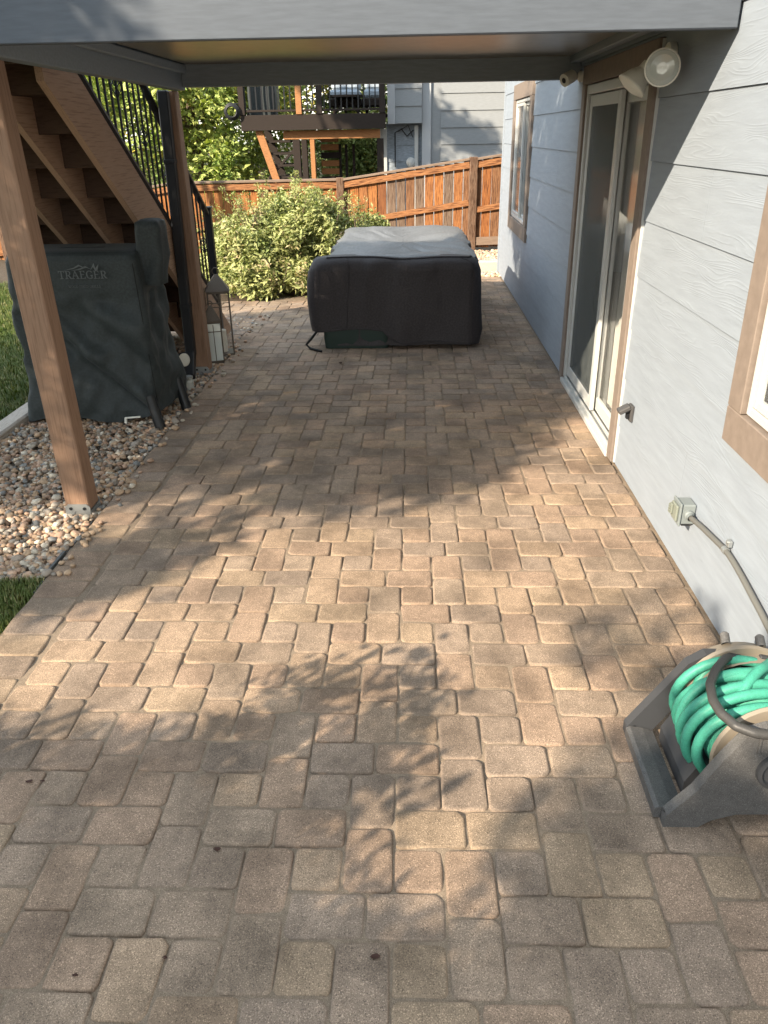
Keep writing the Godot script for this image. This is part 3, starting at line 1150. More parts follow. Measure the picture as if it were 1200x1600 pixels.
func build_furniture() -> void:
	var o := thing("covered_patio_set", "patio furniture set under a black cover with its top coloured grey for skylight", "furniture cover", Vector3(-.12, 0, -8.4))
	var sides := []
	for l in [[.03, .015], [.1, .01], [.2, .0], [.3, -.005], [.4, -.01], [.5, -.012], [.6, -.015], [.68, -.017], [.73, -.02], [.775, -.04]]:
		sides.append(loft_row(-.115, -8.45, .70 + l[1] + .0, 1.30 + l[1], .14, l[0], 120))
	crease(sides, Vector3(-.115, 0, -8.45), .07, 26, Vector3(2.2, 1.4, 2.2))
	var top := []
	for l in [[.775, -.04], [.797, -.07], [.806, -.12], [.80, -.22], [.785, -.36], [.776, -.5], [.772, -.6], [.772, -.6999]]:
		top.append(loft_row(-.115, -8.45, .70 + l[1], 1.30 + l[1], .14, l[0], 120))
	crease(top.slice(1, 4), Vector3(-.115, 0, -8.45), .02, 27, Vector3(3, 3, 3))
	var f := FastNoiseLite.new()
	f.seed = 31
	f.frequency = 1.0
	f.fractal_octaves = 3
	for i in range(1, top.size()):
		for k in 120:
			var p: Vector3 = top[i][k]
			top[i][k] = p + Vector3(0, f.get_noise_2d(p.x * 1.6, p.z * 1.3) * .045 * minf(1.0, i / 3.0), 0)
	top[0] = sides[9].duplicate()
	var m := MB.new()
	m.skin(sides, true, Vector3(-.115, .3, -8.45))
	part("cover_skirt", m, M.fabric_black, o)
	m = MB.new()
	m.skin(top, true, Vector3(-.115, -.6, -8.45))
	part("cover_top", m, M.fabric_skylit, o)
	# the near end: a padded back, hung lower on its right side
	var rows := []
	var n := 28
	for j in 11:
		var a := TAU * j / 11.0
		var row := []
		for i in n + 1:
			var u := i / float(n)
			row.append(Vector3.ZERO)
		rows.append(row)
	var back := []
	for l in [[.15, .765], [.30, .775], [.45, .775], [.58, .77], [.68, .765], [.74, .752], [.775, .728], [.797, .69], [.803, .62], [.804, .4], [.80, .02]]:
		var y: float = l[0]
		var thick := .135 if y < .75 else maxf(.135 - (y - .75) * 1.3, .03)
		if l[1] < .65: thick = .05
		if l[1] < .3: thick = .012
		var row := loft_row(-.16, -7.255, l[1], thick, .11, y, 96)
		for i in row.size():
			var p: Vector3 = row[i]
			if y < .5:
				# hem: lifted on the left, near the ground on the right
				var hem := .165 if p.x < -.28 else lerpf(.165, .045, clampf((p.x + .28) / .16, 0, 1))
				p.y = lerpf(hem + .012 * sin(p.x * 9.0), p.y, clampf((y - .15) / .35, 0, 1))
			if y > .7: p.y += .006 * sin(p.x * 8.0) - .012 * exp(-pow((p.x - .05) / .3, 2.0)) + .01 * exp(-pow((p.x + .3) / .12, 2.0))
			row[i] = p
		back.append(row)
	crease(back, Vector3(-.16, 0, -7.255), .06, 28, Vector3(2.4, 1.5, 2.4))
	m = MB.new()
	m.skin(back, true, Vector3(-.16, .4, -7.255))
	part("cover_end", m, M.fabric_black, o)
	m = MB.new()
	var band := PackedVector3Array()
	for i in range(0, 46):
		band.append(back[7][i] + Vector3(0, .002, .003))
	m.tube(band, .0045, 6)
	for i in [6, 38]:
		var drop := PackedVector3Array()
		for j in range(0, 8):
			drop.append(back[j][i] + Vector3(0, 0, .002))
		m.tube(drop, .0035, 5)
	var hem := PackedVector3Array()
	for i in range(0, 46):
		hem.append(back[0][i] + Vector3(0, .012, .002))
	m.tube(hem, .004, 5)
	part("piping", m, M.fabric_black, o)
	var low := []
	for l in [[.0, .29, .09], [.08, .30, .1], [.17, .30, .1], [.2, .28, .08], [.205, .05, .02]]:
		low.append(loft_row(-.52, -7.23, l[1], l[2], .04, l[0], 40))
	m = MB.new()
	m.skin(low, true, Vector3(-.52, .1, -7.23))
	part("base_panel", m, M.fabric_green, o)
	m = MB.new()
	m.tube(PackedVector3Array([Vector3(-.84, .20, -7.2), Vector3(-.93, .10, -7.14), Vector3(-.985, .035, -7.16), Vector3(-.94, .012, -7.10), Vector3(-.86, .012, -7.03), Vector3(-.83, .012, -7.0)]), .011, 6)
	m.tube(PackedVector3Array([Vector3(-.985, .035, -7.16), Vector3(-.95, .06, -7.25), Vector3(-.86, .17, -7.3)]), .009, 6)
	part("strap", m, M.fabric_seam, o)

# ---------------------------------------------------------------- lanterns and odds and ends
func lantern(at: Vector3, half: float, height: float, roof: float, turn: float, label: String, glass: Material) -> void:
	var o := thing("lantern", label, "lantern", at, "metal lanterns beside the post")
	var b := Basis(Vector3.UP, deg_to_rad(turn))
	var t := Transform3D(b, at)
	var fr := MB.new()
	var w := half * .12
	fr.box(t * Transform3D(Basis(), Vector3(0, .012, 0)), Vector3(half * 2, .024, half * 2), .003)
	fr.box(t * Transform3D(Basis(), Vector3(0, height, 0)), Vector3(half * 2, .02, half * 2), .003)
	for s in [[1, 1], [1, -1], [-1, 1], [-1, -1]]:
		fr.box(t * Transform3D(Basis(), Vector3(s[0] * (half - w * .5), height * .5 + .005, s[1] * (half - w * .5))), Vector3(w, height - .03, w), .002)
	part("frame", fr, M.lantern, o)
	for k in 4:
		var bb := b * Basis(Vector3.UP, k * PI / 2)
		var p := MB.new()
		var t2 := Transform3D(bb, at)
		var d := half - w * .5
		p.quad(t2 * Vector3(-d, .025, d), t2 * Vector3(d, .025, d), t2 * Vector3(d, height - .012, d), t2 * Vector3(-d, height - .012, d), bb * Vector3.BACK)
		part("pane", p, glass, o)
		var mu := MB.new()
		mu.box(t2 * Transform3D(Basis(), Vector3(0, height * .5, d + .003)), Vector3(.006, height - .04, .005))
		mu.box(t2 * Transform3D(Basis(), Vector3(0, height * .78, d + .0035)), Vector3(d * 2, .007, .006))
		part("glazing_bar", mu, M.lantern, o)
	var rf := MB.new()
	var e := half * 1.08
	var y0 := height + .011
	var c4 := [Vector3(-e, y0, e), Vector3(e, y0, e), Vector3(e, y0, -e), Vector3(-e, y0, -e)]
	var q := half * .16
	var u4 := [Vector3(-q, y0 + roof, q), Vector3(q, y0 + roof, q), Vector3(q, y0 + roof, -q), Vector3(-q, y0 + roof, -q)]
	for k in 4:
		var k2 := (k + 1) % 4
		rf.quad(t * c4[k], t * c4[k2], t * u4[k2], t * u4[k], b * (c4[k] + c4[k2] - Vector3(0, 2 * y0, 0)))
	rf.quad(t * u4[0], t * u4[1], t * u4[2], t * u4[3], Vector3.UP)
	rf.quad(t * c4[0], t * c4[1], t * c4[2], t * c4[3], Vector3.DOWN)
	part("lantern_roof", rf, M.lantern, o)
	var ring := MB.new()
	var pl := PackedVector3Array()
	for i in 13:
		var a := TAU * i / 12.0
		pl.append(t * Vector3(cos(a) * half * .3, y0 + roof + half * .28 + sin(a) * half * .3, 0))
	ring.tube(pl, .004, 6, false)
	part("carry_ring", ring, M.lantern, o)
	var cd := MB.new()
	cd.lathe(at + Vector3(0, .025, 0), Vector3.UP, [Vector2(0, half * .42), Vector2(height * .34, half * .42), Vector2(height * .35, half * .36), Vector2(height * .34, .001)], 16)
	part("candle", cd, M.candle, o)

func build_small_things() -> void:
	lantern(Vector3(-1.725, -.01, -7.02), .098, .56, .13, 14, "tall brown metal lantern with clear panes behind the far post", M.glass)
	lantern(Vector3(-1.735, -.01, -6.745), .068, .355, .12, 20, "short metal lantern with milky panes in front of the tall one", M.frosted)
	# spotlight and its clear canister in the gravel behind the grill
	var s := thing("garden_spotlight", "round faced garden spotlight on a dark stake behind the covered grill", "spotlight", Vector3(-1.80, 0, -6.02))
	var m := MB.new()
	var dir := Vector3(.75, .2, .65).normalized()
	m.lathe(Vector3(-1.80, .20, -6.02) - dir * .03, dir, [Vector2(-.05, .012), Vector2(-.03, .045), Vector2(.02, .058), Vector2(.03, .06), Vector2(.032, .052)], 18)
	part("lamp_housing", m, M.iron, s)
	m = MB.new()
	m.lathe(Vector3(-1.80, .20, -6.02), dir, [Vector2(-.002, .055), Vector2(.005, .04), Vector2(.008, .001)], 18)
	part("lens", m, M.white_plastic, s)
	m = MB.new()
	m.tube(PackedVector3Array([Vector3(-1.815, .17, -6.04), Vector3(-1.815, -.02, -6.04)]), .012, 8)
	part("stake", m, M.iron, s)
	var j := thing("glass_jar", "small clear glass jar lying in gravel by the grill leg", "jar", Vector3(-1.755, 0, -5.92))
	m = MB.new()
	m.lathe(Vector3(-1.755, -.005, -5.92), Vector3.UP, [Vector2(0, .001), Vector2(.001, .034), Vector2(.06, .038), Vector2(.075, .032), Vector2(.088, .032)], 16)
	part("jar_body", m, M.lens, j)
	m = MB.new()
	m.lathe(Vector3(-1.755, .083, -5.92), Vector3.UP, [Vector2(0, .035), Vector2(.014, .035), Vector2(.0145, .001)], 16)
	part("lid", m, M.galv, j)
	# twin floodlight
	var fl := thing("floodlight", "twin wall floodlight with one round clear lens and one white lamp above the door trim", "floodlight", Vector3(1.17, 2.05, -4.2))
	m = MB.new()
	m.lathe(Vector3(1.172, 2.07, -4.16), Vector3.LEFT, [Vector2(-.01, .06), Vector2(.02, .06), Vector2(.026, .05), Vector2(.027, .001)], 20)
	part("base_plate", m, M.white_plastic, fl)
	var heads := [[Vector3(1.075, 2.015, -3.93), Vector3(-.27, -.05, .95)], [Vector3(1.035, 1.965, -4.27), Vector3(-.62, -.75, .05)]]
	for i in 2:
		var c: Vector3 = heads[i][0]
		var d: Vector3 = heads[i][1].normalized()
		m = MB.new()
		m.lathe(c, d, [Vector2(-.11, .001), Vector2(-.11, .03), Vector2(-.075, .032), Vector2(-.045, .053), Vector2(-.01, .070), Vector2(.0, .075), Vector2(.008, .075), Vector2(.010, .069)], 28)
		var hd := part("lamp_head", m, M.white_plastic, fl)
		m = MB.new()
		m.lathe(c, d, [Vector2(.006, .0685), Vector2(-.02, .052), Vector2(-.035, .026), Vector2(-.036, .001)], 28)
		part("reflector", m, M.reflector, hd)
		m = MB.new()
		m.lathe(c, d, [Vector2(.009, .0683), Vector2(.017, .05), Vector2(.021, .02), Vector2(.0215, .001)], 28)
		part("lens", m, M.lens if i == 0 else M.white_plastic, hd)
		m = MB.new()
		m.tube(PackedVector3Array([Vector3(1.15, 2.07, -4.16), c - d * .09]), .012, 8)
		part("arm", m, M.white_plastic, fl)
	# camera under the end of the beam
	var sc := thing("security_camera", "small white security camera at the wall end of the rear beam", "camera", Vector3(1.13, 2.06, -6.3))
	m = MB.new()
	m.lathe(Vector3(1.165, 2.11, -6.24), Vector3.LEFT, [Vector2(-.01, .035), Vector2(.02, .035), Vector2(.03, .02), Vector2(.031, .001)], 14)
	part("mount", m, M.white_plastic, sc)
	m = MB.new()
	m.lathe(Vector3(1.10, 2.115, -6.24), Vector3(-.75, -.35, .55), [Vector2(-.02, .02), Vector2(.0, .04), Vector2(.06, .042), Vector2(.085, .042), Vector2(.0885, .001)], 16)
	part("camera_body", m, M.white_plastic, sc)
	m = MB.new()
	var cd := Vector3(-.75, -.35, .55).normalized()
	m.lathe(Vector3(1.10, 2.115, -6.24), cd, [Vector2(.0885, .018), Vector2(.089, .001)], 16)
	part("camera_lens", m, M.iron, sc)
	# weatherproof socket with its lid up
	var oc := thing("outdoor_socket", "dark grey socket cover with hinged lid on the siding near the door", "socket", Vector3(1.17, .39, -4.10))
	m = MB.new()
	m.span(Vector3(WX - .018, .35, -4.135), Vector3(WX - .001, .44, -4.072), .003)
	part("cover_plate", m, M.grey_cover, oc)
	m = MB.new()
	m.bar(Vector3(WX - .018, .432, -4.104), Vector3(WX - .078, .400, -4.104), .066, .024, Vector3.BACK, .005)
	part("lid", m, M.grey_cover, oc)
	m = MB.new()
	m.span(Vector3(WX - .034, .362, -4.118), Vector3(WX - .0182, .396, -4.09), .003)
	part("outlet", m, M.iron, oc)
	# junction box with conduit
	var jb := thing("junction_box", "pale grey junction box low on the siding where the conduit starts", "junction box", Vector3(1.15, .3, -3.12))
	m = MB.new()
	m.span(Vector3(WX - .062, .272, -3.085), Vector3(WX - .003, .362, -3.0), .005)
	part("box_body", m, M.pvc_box, jb)
	m = MB.new()
	m.span(Vector3(WX - .071, .266, -3.091), Vector3(WX - .0622, .368, -2.994), .0025)
	for q in [[.274, -3.083], [.36, -3.083], [.274, -3.002], [.36, -3.002]]:
		m.lathe(Vector3(WX - .0711, q[0], q[1]), Vector3.LEFT, [Vector2(0, .004), Vector2(.002, .004), Vector2(.0022, .0003)], 8)
	part("face_plate", m, M.pvc_box, jb)
	m = MB.new()
	m.span(Vector3(WX - .082, .283, -3.078), Vector3(WX - .0712, .352, -3.008), .003)
	m.span(Vector3(WX - .091, .30, -3.074), Vector3(WX - .0822, .345, -3.048), .002)
	for k in 4:
		m.span(Vector3(WX - .096, .303 + k * .0105, -3.072), Vector3(WX - .0912, .309 + k * .0105, -3.05))
	part("cover_latch", m, M.pvc_cover, jb)
	m = MB.new()
	m.span(Vector3(WX - .045, .25, -3.056), Vector3(WX - .012, .2715, -3.03), .003)
	part("knockout_plug", m, M.grey_cover, jb)
	m = MB.new()
	m.lathe(Vector3(WX - .033, .320, -3.0), Vector3.BACK, [Vector2(0, .020), Vector2(.014, .020), Vector2(.018, .0155), Vector2(.04, .0155)], 14)
	part("conduit_fitting", m, M.pvc_box, jb)
	var cu := thing("conduit", "grey flexible conduit sagging along the siding from the junction box", "conduit", Vector3(1.16, .3, -2.6))
	var cv := Curve3D.new()
	for p in [Vector3(WX - .033, .320, -2.97), Vector3(WX - .03, .338, -2.84), Vector3(WX - .022, .358, -2.62), Vector3(WX - .022, .345, -2.45), Vector3(WX - .024, .315, -2.25), Vector3(WX - .028, .27, -2.0), Vector3(WX - .03, .2, -1.7), Vector3(WX - .03, .1, -1.45), Vector3(WX - .03, -.02, -1.38)]:
		cv.add_point(p)
	smooth(cv, .3)
	m = MB.new()
	m.tube(cv.tessellate(4, 3), .0108, 12)
	part("pipe", m, M.conduit, cu)
	m = MB.new()
	m.tube(PackedVector3Array([Vector3(WX - .022, .358, -2.628), Vector3(WX - .022, .358, -2.606)]), .0145, 12)
	m.span(Vector3(WX - .02, .374, -2.63), Vector3(WX - .004, .40, -2.604), .002)
	m.lathe(Vector3(WX - .018, .392, -2.617), Vector3.LEFT, [Vector2(0, .006), Vector2(.006, .006), Vector2(.0065, .0005)], 6)
	part("pipe_clip", m, M.galv, cu)
	# shrivelled leaves on the pavers
	var bits := [[-1.181, -1.775, "dark curled leaf scrap at the paver joint near the lower left"], [-1.139, -1.778, "tiny dark leaf scrap beside the larger curled one"], [-.543, -1.534, "black leaf scrap on the mauve paver"], [-.596, -1.215, "small black seed husk on a joint among the nearest pavers"], [-.09, -1.228, "brown crumpled leaf scrap in the middle of a near paver"], [-.796, -1.167, "dark leaf speck on a square paver near the bottom edge"], [-1.42, -6.95, "dry brown leaf lying beside the tall lantern"], [-.62, -6.6, "dry leaf on shaded pavers in front of the covered set"]]
	for i in bits.size():
		var q = bits[i]
		var r := RandomNumberGenerator.new()
		r.seed = 300 + i
		m = MB.new()
		var sz: float = .013 if i < 6 else .03
		if i in [1, 3, 5]: sz = .008
		var a := r.randf() * TAU
		var prev := Vector3.ZERO
		for k in 7:
			var an := a + TAU * k / 6.0
			var p := Vector3(cos(an) * sz * r.randf_range(.6, 1.2), r.randf_range(.002, sz * .6), sin(an) * sz * .6 * r.randf_range(.6, 1.2)) + Vector3(q[0], .001, q[1])
			if k > 0:
				m.flat(Vector3(q[0], .005, q[1]), prev, p, Vector3.UP)
			prev = p
		var o := part("leaf_scrap", m, M.dead_leaf)
		tag(o, q[2], "leaf", "leaf scraps on the patio")

func smooth(cv: Curve3D, k: float) -> void:
	var n := cv.point_count
	for i in n:
		var a := cv.get_point_position(maxi(i - 1, 0))
		var b := cv.get_point_position(mini(i + 1, n - 1))
		var t := (b - a) * k * .5
		cv.set_point_in(i, -t)
		cv.set_point_out(i, t)

# ---------------------------------------------------------------- hose reel
func build_reel() -> void:
	var o := thing("hose_reel", "dark grey hose reel cart wound with green garden hose against the siding", "hose reel", Vector3(.95, 0, -1.85))
	var zn := -1.655
	var zf := -2.03
	# near side panel: wide moulded plate with arched underside
	var m := MB.new()
	var near_ol := PackedVector2Array([Vector2(.705, .0), Vector2(.80, .0), Vector2(.835, .028), Vector2(.90, .052), Vector2(1.00, .055), Vector2(1.06, .03), Vector2(1.09, .0), Vector2(1.165, .0), Vector2(1.17, .06), Vector2(1.13, .26), Vector2(1.09, .335), Vector2(1.04, .355), Vector2(.935, .355), Vector2(.885, .335), Vector2(.835, .25), Vector2(.775, .13), Vector2(.71, .045)])
	m.slab(near_ol, Vector3(0, 0, zn), Vector3.RIGHT, Vector3.UP, .035)
	var pn := part("side_panel", m, M.reel_dark, o)
	m = MB.new()
	for k in 5:
		m.span(Vector3(.915 + k * .033, .275, zn + .0176), Vector3(.921 + k * .033, .335, zn + .0215), .001)
	part("rib", m, M.reel_dark, pn)
	m = MB.new()
	m.lathe(Vector3(.985, .215, zn + .0175), Vector3.BACK, [Vector2(0, .062), Vector2(.012, .060), Vector2(.016, .05), Vector2(.006, .045), Vector2(.005, .001)], 22)
	part("hub", m, M.reel_black, o)
	# far side: slim frame strut and foot
	m = MB.new()
	var far_ol := PackedVector2Array([Vector2(.69, .0), Vector2(.76, .0), Vector2(.90, .235), Vector2(.985, .20), Vector2(1.09, .0), Vector2(1.165, .0), Vector2(1.12, .26), Vector2(1.08, .32), Vector2(.90, .32), Vector2(.85, .285), Vector2(.69, .035)])
	m.slab(far_ol, Vector3(0, 0, zf), Vector3.RIGHT, Vector3.UP, .035)
	part("side_panel", m, M.reel_black, o)
	# foot bars
	m = MB.new()
	m.slab(PackedVector2Array([Vector2(.688, .0), Vector2(.775, .0), Vector2(.775, .022), Vector2(.74, .034), Vector2(.70, .040), Vector2(.688, .034)]), Vector3(0, 0, (zn + zf) * .5), Vector3.RIGHT, Vector3.UP, zn - zf - .037)
	part("foot_bar", m, M.reel_dark, o)
	m = MB.new()
	m.span(Vector3(1.10, .0, zf + .02), Vector3(1.163, .03, zn - .02), .006)
	part("foot_bar", m, M.reel_dark, o)
	for z in [zf - .004, zn + .004]:
		m = MB.new()
		m.lathe(Vector3(.715, .0405, z * .94 - .105), Vector3.UP, [Vector2(0, .008), Vector2(.001, .008), Vector2(.001, .0001)], 8)
		part("screw_hole", m, M.iron, o)
	m = MB.new()
	m.slab(PackedVector2Array([Vector2(.79, .01), Vector2(.815, .01), Vector2(.86, .12), Vector2(.83, .14), Vector2(.79, .06)]), Vector3(0, 0, -1.87), Vector3.RIGHT, Vector3.UP, .24)
	part("hose_tray", m, M.reel_black, o)
	# drum with two tan flanges
	var c := Vector3(1.0, .205, 0)
	m = MB.new()
	m.lathe(Vector3(c.x, c.y, zf + .035), Vector3.BACK, [Vector2(0, .001), Vector2(0, .07), Vector2(.30, .07), Vector2(.30, .001)], 20)
	part("drum", m, M.reel_tan, o)
	for z in [zf + .045, zn - .055]:
		m = MB.new()
		m.lathe(Vector3(c.x, c.y, z), Vector3.BACK, [Vector2(-.007, .135), Vector2(-.007, .168), Vector2(.0, .173), Vector2(.010, .168), Vector2(.010, .135), Vector2(-.007, .135)], 32)
		for k in 8:
			var a := TAU * k / 8.0 + .2
			m.bar(Vector3(c.x + cos(a) * .06, c.y + sin(a) * .06, z), Vector3(c.x + cos(a) * .142, c.y + sin(a) * .142, z), .03, .012, Vector3.BACK.cross(Vector3(cos(a), sin(a), 0)), .002)
		part("flange", m, M.reel_tan, o)
	# tan cowl over the far side with two lugs and a slot
	var cowl := []
	for i in 9:
		var u := i / 8.0
		var row := []
		for k in 15:
			var a := lerpf(PI * .88, PI * .06, k / 14.0)
			var rr := .186 + .010 * sin(u * PI)
			row.append(Vector3(c.x + .02 + cos(a) * rr * (1.0 - .06 * u), c.y - .045 + sin(a) * rr * (1.0 - .1 * u), lerpf(zf + .09, zf - .045, u)))
		cowl.append(row)
	m = MB.new()
	m.skin(cowl, false, Vector3(c.x, c.y - .1, zf))
	part("cowl", m, M.reel_tan, o)
	for x in [.975, 1.085]:
		m = MB.new()
		m.lathe(Vector3(x,   .338 if x < 1.0 else .328, zf - .045), Vector3(.1, .5, -1), [Vector2(-.02, .014), Vector2(.016, .014), Vector2(.022, .008), Vector2(.0225, .0005)], 12)
		part("lug", m, M.reel_dark, o)
	for q in [[.965, .345], [1.06, .340]]:
		m = MB.new()
		m.box(Transform3D(rot(Vector3.BACK, -12), Vector3(q[0], q[1] + .004, zf + .055)), Vector3(.045, .01, .03), .003)
		part("slot", m, M.reel_black, o)
	# hose wound round the drum
	var r := RandomNumberGenerator.new()
	r.seed = 12
	var pl := PackedVector3Array()
	var turns := 15
	var za := zf + .075
	var zb := zn - .085
	for i in turns * 26 + 1:
		var u := i / float(turns * 26)
		var a := u * turns * TAU + 1.2
		var layer := int(u * 3.0)
		var w := u * 3.0 - layer
		var zz := lerpf(za, zb, w if layer % 2 == 0 else 1.0 - w)
		var rad := .085 + layer * .023 + .012 * sin(a * .37 + 1.0) + .008 * sin(a * 1.31)
		pl.append(Vector3(c.x - .01 + cos(a) * rad * 1.06, c.y + sin(a) * rad, zz + .022 * sin(a * .5 + layer * 2.0) + .02 * cos(a + layer)))
	m = MB.new()
	m.tube(pl, .0150, 9)
	var hose := thing("garden_hose", "green garden hose coiled loosely on the reel", "hose", Vector3(1.0, .05, -1.85))
	part("coil", m, M.hose, hose)
	# slack outer loops
	for q in [[.165, -1.92, .03, .10], [.176, -1.84, .16, -.07], [.158, -1.975, -.02, .05], [.178, -1.79, .10, -.05], [.17, -1.875, -.10, .04], [.16, -1.75, .03, .0]]:
		pl = PackedVector3Array()
		for i in 31:
			var a: float = .15 + (TAU * .96) * i / 30.0
			pl.append(Vector3(c.x - .025 + cos(a) * q[0] * 1.05, c.y + .0 + sin(a) * q[0] * .93 - .012, q[1] + q[2] * sin(a) * .25 + q[3] * cos(a * .5) * .5))
		m = MB.new()
		m.tube(pl, .0155, 9)
		part("loop", m, M.hose, hose)
	var cv := Curve3D.new()
	for p in [Vector3(1.075, .335, zf + .07), Vector3(1.03, .366, -1.90), Vector3(.97, .372, -1.845), Vector3(.92, .335, -1.80)]:
		cv.add_point(p)
	smooth(cv, .6)
	m = MB.new()
	m.tube(cv.tessellate(4, 3), .0155, 10)
	part("tail", m, M.hose, hose)
	m = MB.new()
	m.tube(PackedVector3Array([Vector3(1.072, .335, zf + .075), Vector3(1.10, .328, zf + .045)]), .016, 10)
	part("coupling", m, M.brass, hose)
	# bent carrying handle
	cv = Curve3D.new()
	for p in [Vector3(.95, .345, zf + .06), Vector3(.912, .355, -1.93), Vector3(.857, .36, -1.85), Vector3(.832, .36, -1.785), Vector3(.826, .36, -1.72), Vector3(.84, .358, -1.672), Vector3(.87, .355, -1.638), Vector3(.93, .352, -1.622), Vector3(1.02, .35, -1.62), Vector3(1.12, .34, -1.622)]:
		cv.add_point(p)
	smooth(cv, .6)
	m = MB.new()
	m.tube(cv.tessellate(4, 3), .0135, 10)
	part("handle", m, M.handle, o)

# ---------------------------------------------------------------- ground, gravel, grass
func rock_mesh(sd: int) -> ArrayMesh:
	var r := RandomNumberGenerator.new()
	r.seed = sd
	var f := FastNoiseLite.new()
	f.seed = sd
	f.frequency = .9
	var m := MB.new()
	var rows := []
	var sx := r.randf_range(.8, 1.25)
	var sz := r.randf_range(.75, 1.1)
	for i in 7:
		var th := PI * i / 6.0
		var row := []
		for k in 9:
			var ph := TAU * k / 9.0
			var d := Vector3(sin(th) * cos(ph), cos(th), sin(th) * sin(ph))
			row.append(Vector3(d.x * sx, d.y * .68, d.z * sz) * (1.0 + .55 * f.get_noise_3dv(d * 1.3)))
		rows.append(row)
	m.skin(rows, true, Vector3.ZERO)
	return m.done()

func rock_tint(r: RandomNumberGenerator) -> Color:
	var p := r.randf()
	var b := r.randf_range(.8, 1.4)
	var q := Color(.47, .33, .215)
	if p < .14: q = Color(.38, .33, .275)
	elif p < .42: q = Color(.50, .335, .235)
	elif p < .55: q = Color(.62, .55, .44)
	elif p < .66: q = Color(.30, .25, .20)
	elif p < .72: q = Color(.27, .27, .26)
	return Color(q.r * b, q.g * b, q.b * b)

func build_ground() -> void:
	var g := MB.new()
	g.quad(Vector3(-200, -.075, -200), Vector3(200, -.075, -200), Vector3(200, -.075, 200), Vector3(-200, -.075, 200), Vector3.UP)
	structure(part("ground", g, M.soil))
	# lawn, falling slightly towards the back fence
	var rows := []
	for i in 21:
		var z := lerpf(-26.0, 8.0, i / 20.0)
		var row := []
		for k in 9:
			var x := lerpf(-16.0, -2.86, k / 8.0)
			row.append(Vector3(x, lawn_y(x, z), z))
		rows.append(row)
	var lm := MB.new()
	lm.skin(rows, false, Vector3(-8, -50, -8))
	var lawn := part("lawn", lm, M.lawn)
	structure(lawn)
	var lf := MB.new()
	lf.quad(Vector3(-2.86, -.034, -3.03), Vector3(-1.672, -.034, -3.03), Vector3(-1.672, -.034, 3.0), Vector3(-2.86, -.034, 3.0), Vector3.UP)
	structure(part("lawn_strip", lf, M.lawn))
	var bed := MB.new()
	bed.span(Vector3(-2.72, -.074, -9.4), Vector3(-1.672, -.036, -3.03))
	structure(part("gravel_bed", bed, M.gravel_bed))
	# white grey edging board between lawn and gravel
	for q in [[-3.06, -5.48], [-5.50, -8.9]]:
		var e := MB.new()
		e.bar(Vector3(-2.79, -.03, q[0]), Vector3(-2.79, -.03, q[1]), .135, .13, Vector3.RIGHT, .012)
		tag(part("edging_board", e, M.timber), "pale weathered edging board between lawn and gravel behind the near post" if q[0] > -4 else "further pale edging board beside the stairs", "edging", "edging boards by the gravel")
	var se := MB.new()
	se.span(Vector3(-1.672, -.07, -3.6), Vector3(-1.664, -.012, -2.9), .001)
	se.span(Vector3(-1.676, -.02, -3.25), Vector3(-1.661, .006, -3.02), .002)
	tag(part("steel_edging", se, M.edging_steel), "thin dark steel edging strip between pavers and gravel", "edging")
	var r := RandomNumberGenerator.new()
	r.seed = 55
	var gravel := Node3D.new()
	gravel.name = "river_gravel"
	add_child(gravel)
	stuff(gravel)
	tag(gravel, "tan and grey river gravel round the cedar posts and under the grill", "gravel")
	var meshes := []
	for i in 5: meshes.append(rock_mesh(100 + i))
	var ws := [[], [], [], [], []]
	var cs := [[], [], [], [], []]
	for i in 13500:
		var z := -3.02 - pow(r.randf(), 1.35) * 5.6
		var x := r.randf_range(-2.72, -1.665)
		var s := r.randf_range(.009, .020) * (1.4 if r.randf() < .12 else 1.0)
		if x + s > -1.662: x = -1.664 - s
		if i % 160 == 0: x = r.randf_range(-1.66, -1.56)
		var k := r.randi_range(0, 4)
		var y := r.randf_range(-.038, -.012) + (.012 if r.randf() < .25 else 0.0)
		if x > -1.66: y = s * .5
		var b := Basis(Vector3.UP, r.randf() * TAU) * Basis(Vector3.RIGHT, r.randf_range(-.5, .5)) * Basis(Vector3.BACK, r.randf_range(-.5, .5))
		ws[k].append(Transform3D(b.scaled(Vector3.ONE * s), Vector3(x, y, z)))
		cs[k].append(rock_tint(r))
	for k in 5: scatter("stones", meshes[k], M.rock, ws[k], cs[k], gravel)
	# raised gravel behind its timber at the end of the patio
	var tb := MB.new()
	tb.bar(Vector3(-.9, .045, -11.62), Vector3(1.9, .045, -11.62), .14, .16, Vector3.BACK, .012)
	tag(part("landscape_timber", tb, M.timber), "grey timber holding back gravel at the far end of the patio", "timber")
	var gb := MB.new()
	gb.span(Vector3(-1.0, -.07, -13.2), Vector3(3.0, .085, -11.695))
	gb.span(Vector3(-1.2, -.071, -11.545), Vector3(2.0, -.02, -11.065))
	structure(part("raised_bed", gb, M.gravel_bed))
	var fg := Node3D.new()
	fg.name = "fence_gravel"
	add_child(fg)
	stuff(fg)
	tag(fg, "pale gravel strip along the fence at the patio end", "gravel")
	ws = [[], []]
	cs = [[], []]
	for i in 2600:
		var x := r.randf_range(-.2, 1.9)
		var z := r.randf_range(-13.0, -11.72)
		var y := .085
		if r.randf() < .3:
			z = r.randf_range(-11.53, -11.08)
			y = -.01
		var s := r.randf_range(.014, .03)
		ws[i % 2].append(Transform3D(Basis(Vector3.UP, r.randf() * TAU).scaled(Vector3.ONE * s), Vector3(x, y, z)))
		cs[i % 2].append(rock_tint(r) * 1.15)
	for k in 2: scatter("stones", meshes[k], M.rock, ws[k], cs[k], fg)
	build_grass()

func lawn_y(x: float, z: float) -> float:
	return -.034 - .27 * smoothstep(-10.0, -13.5, z) * smoothstep(-3.2, -6.5, x)

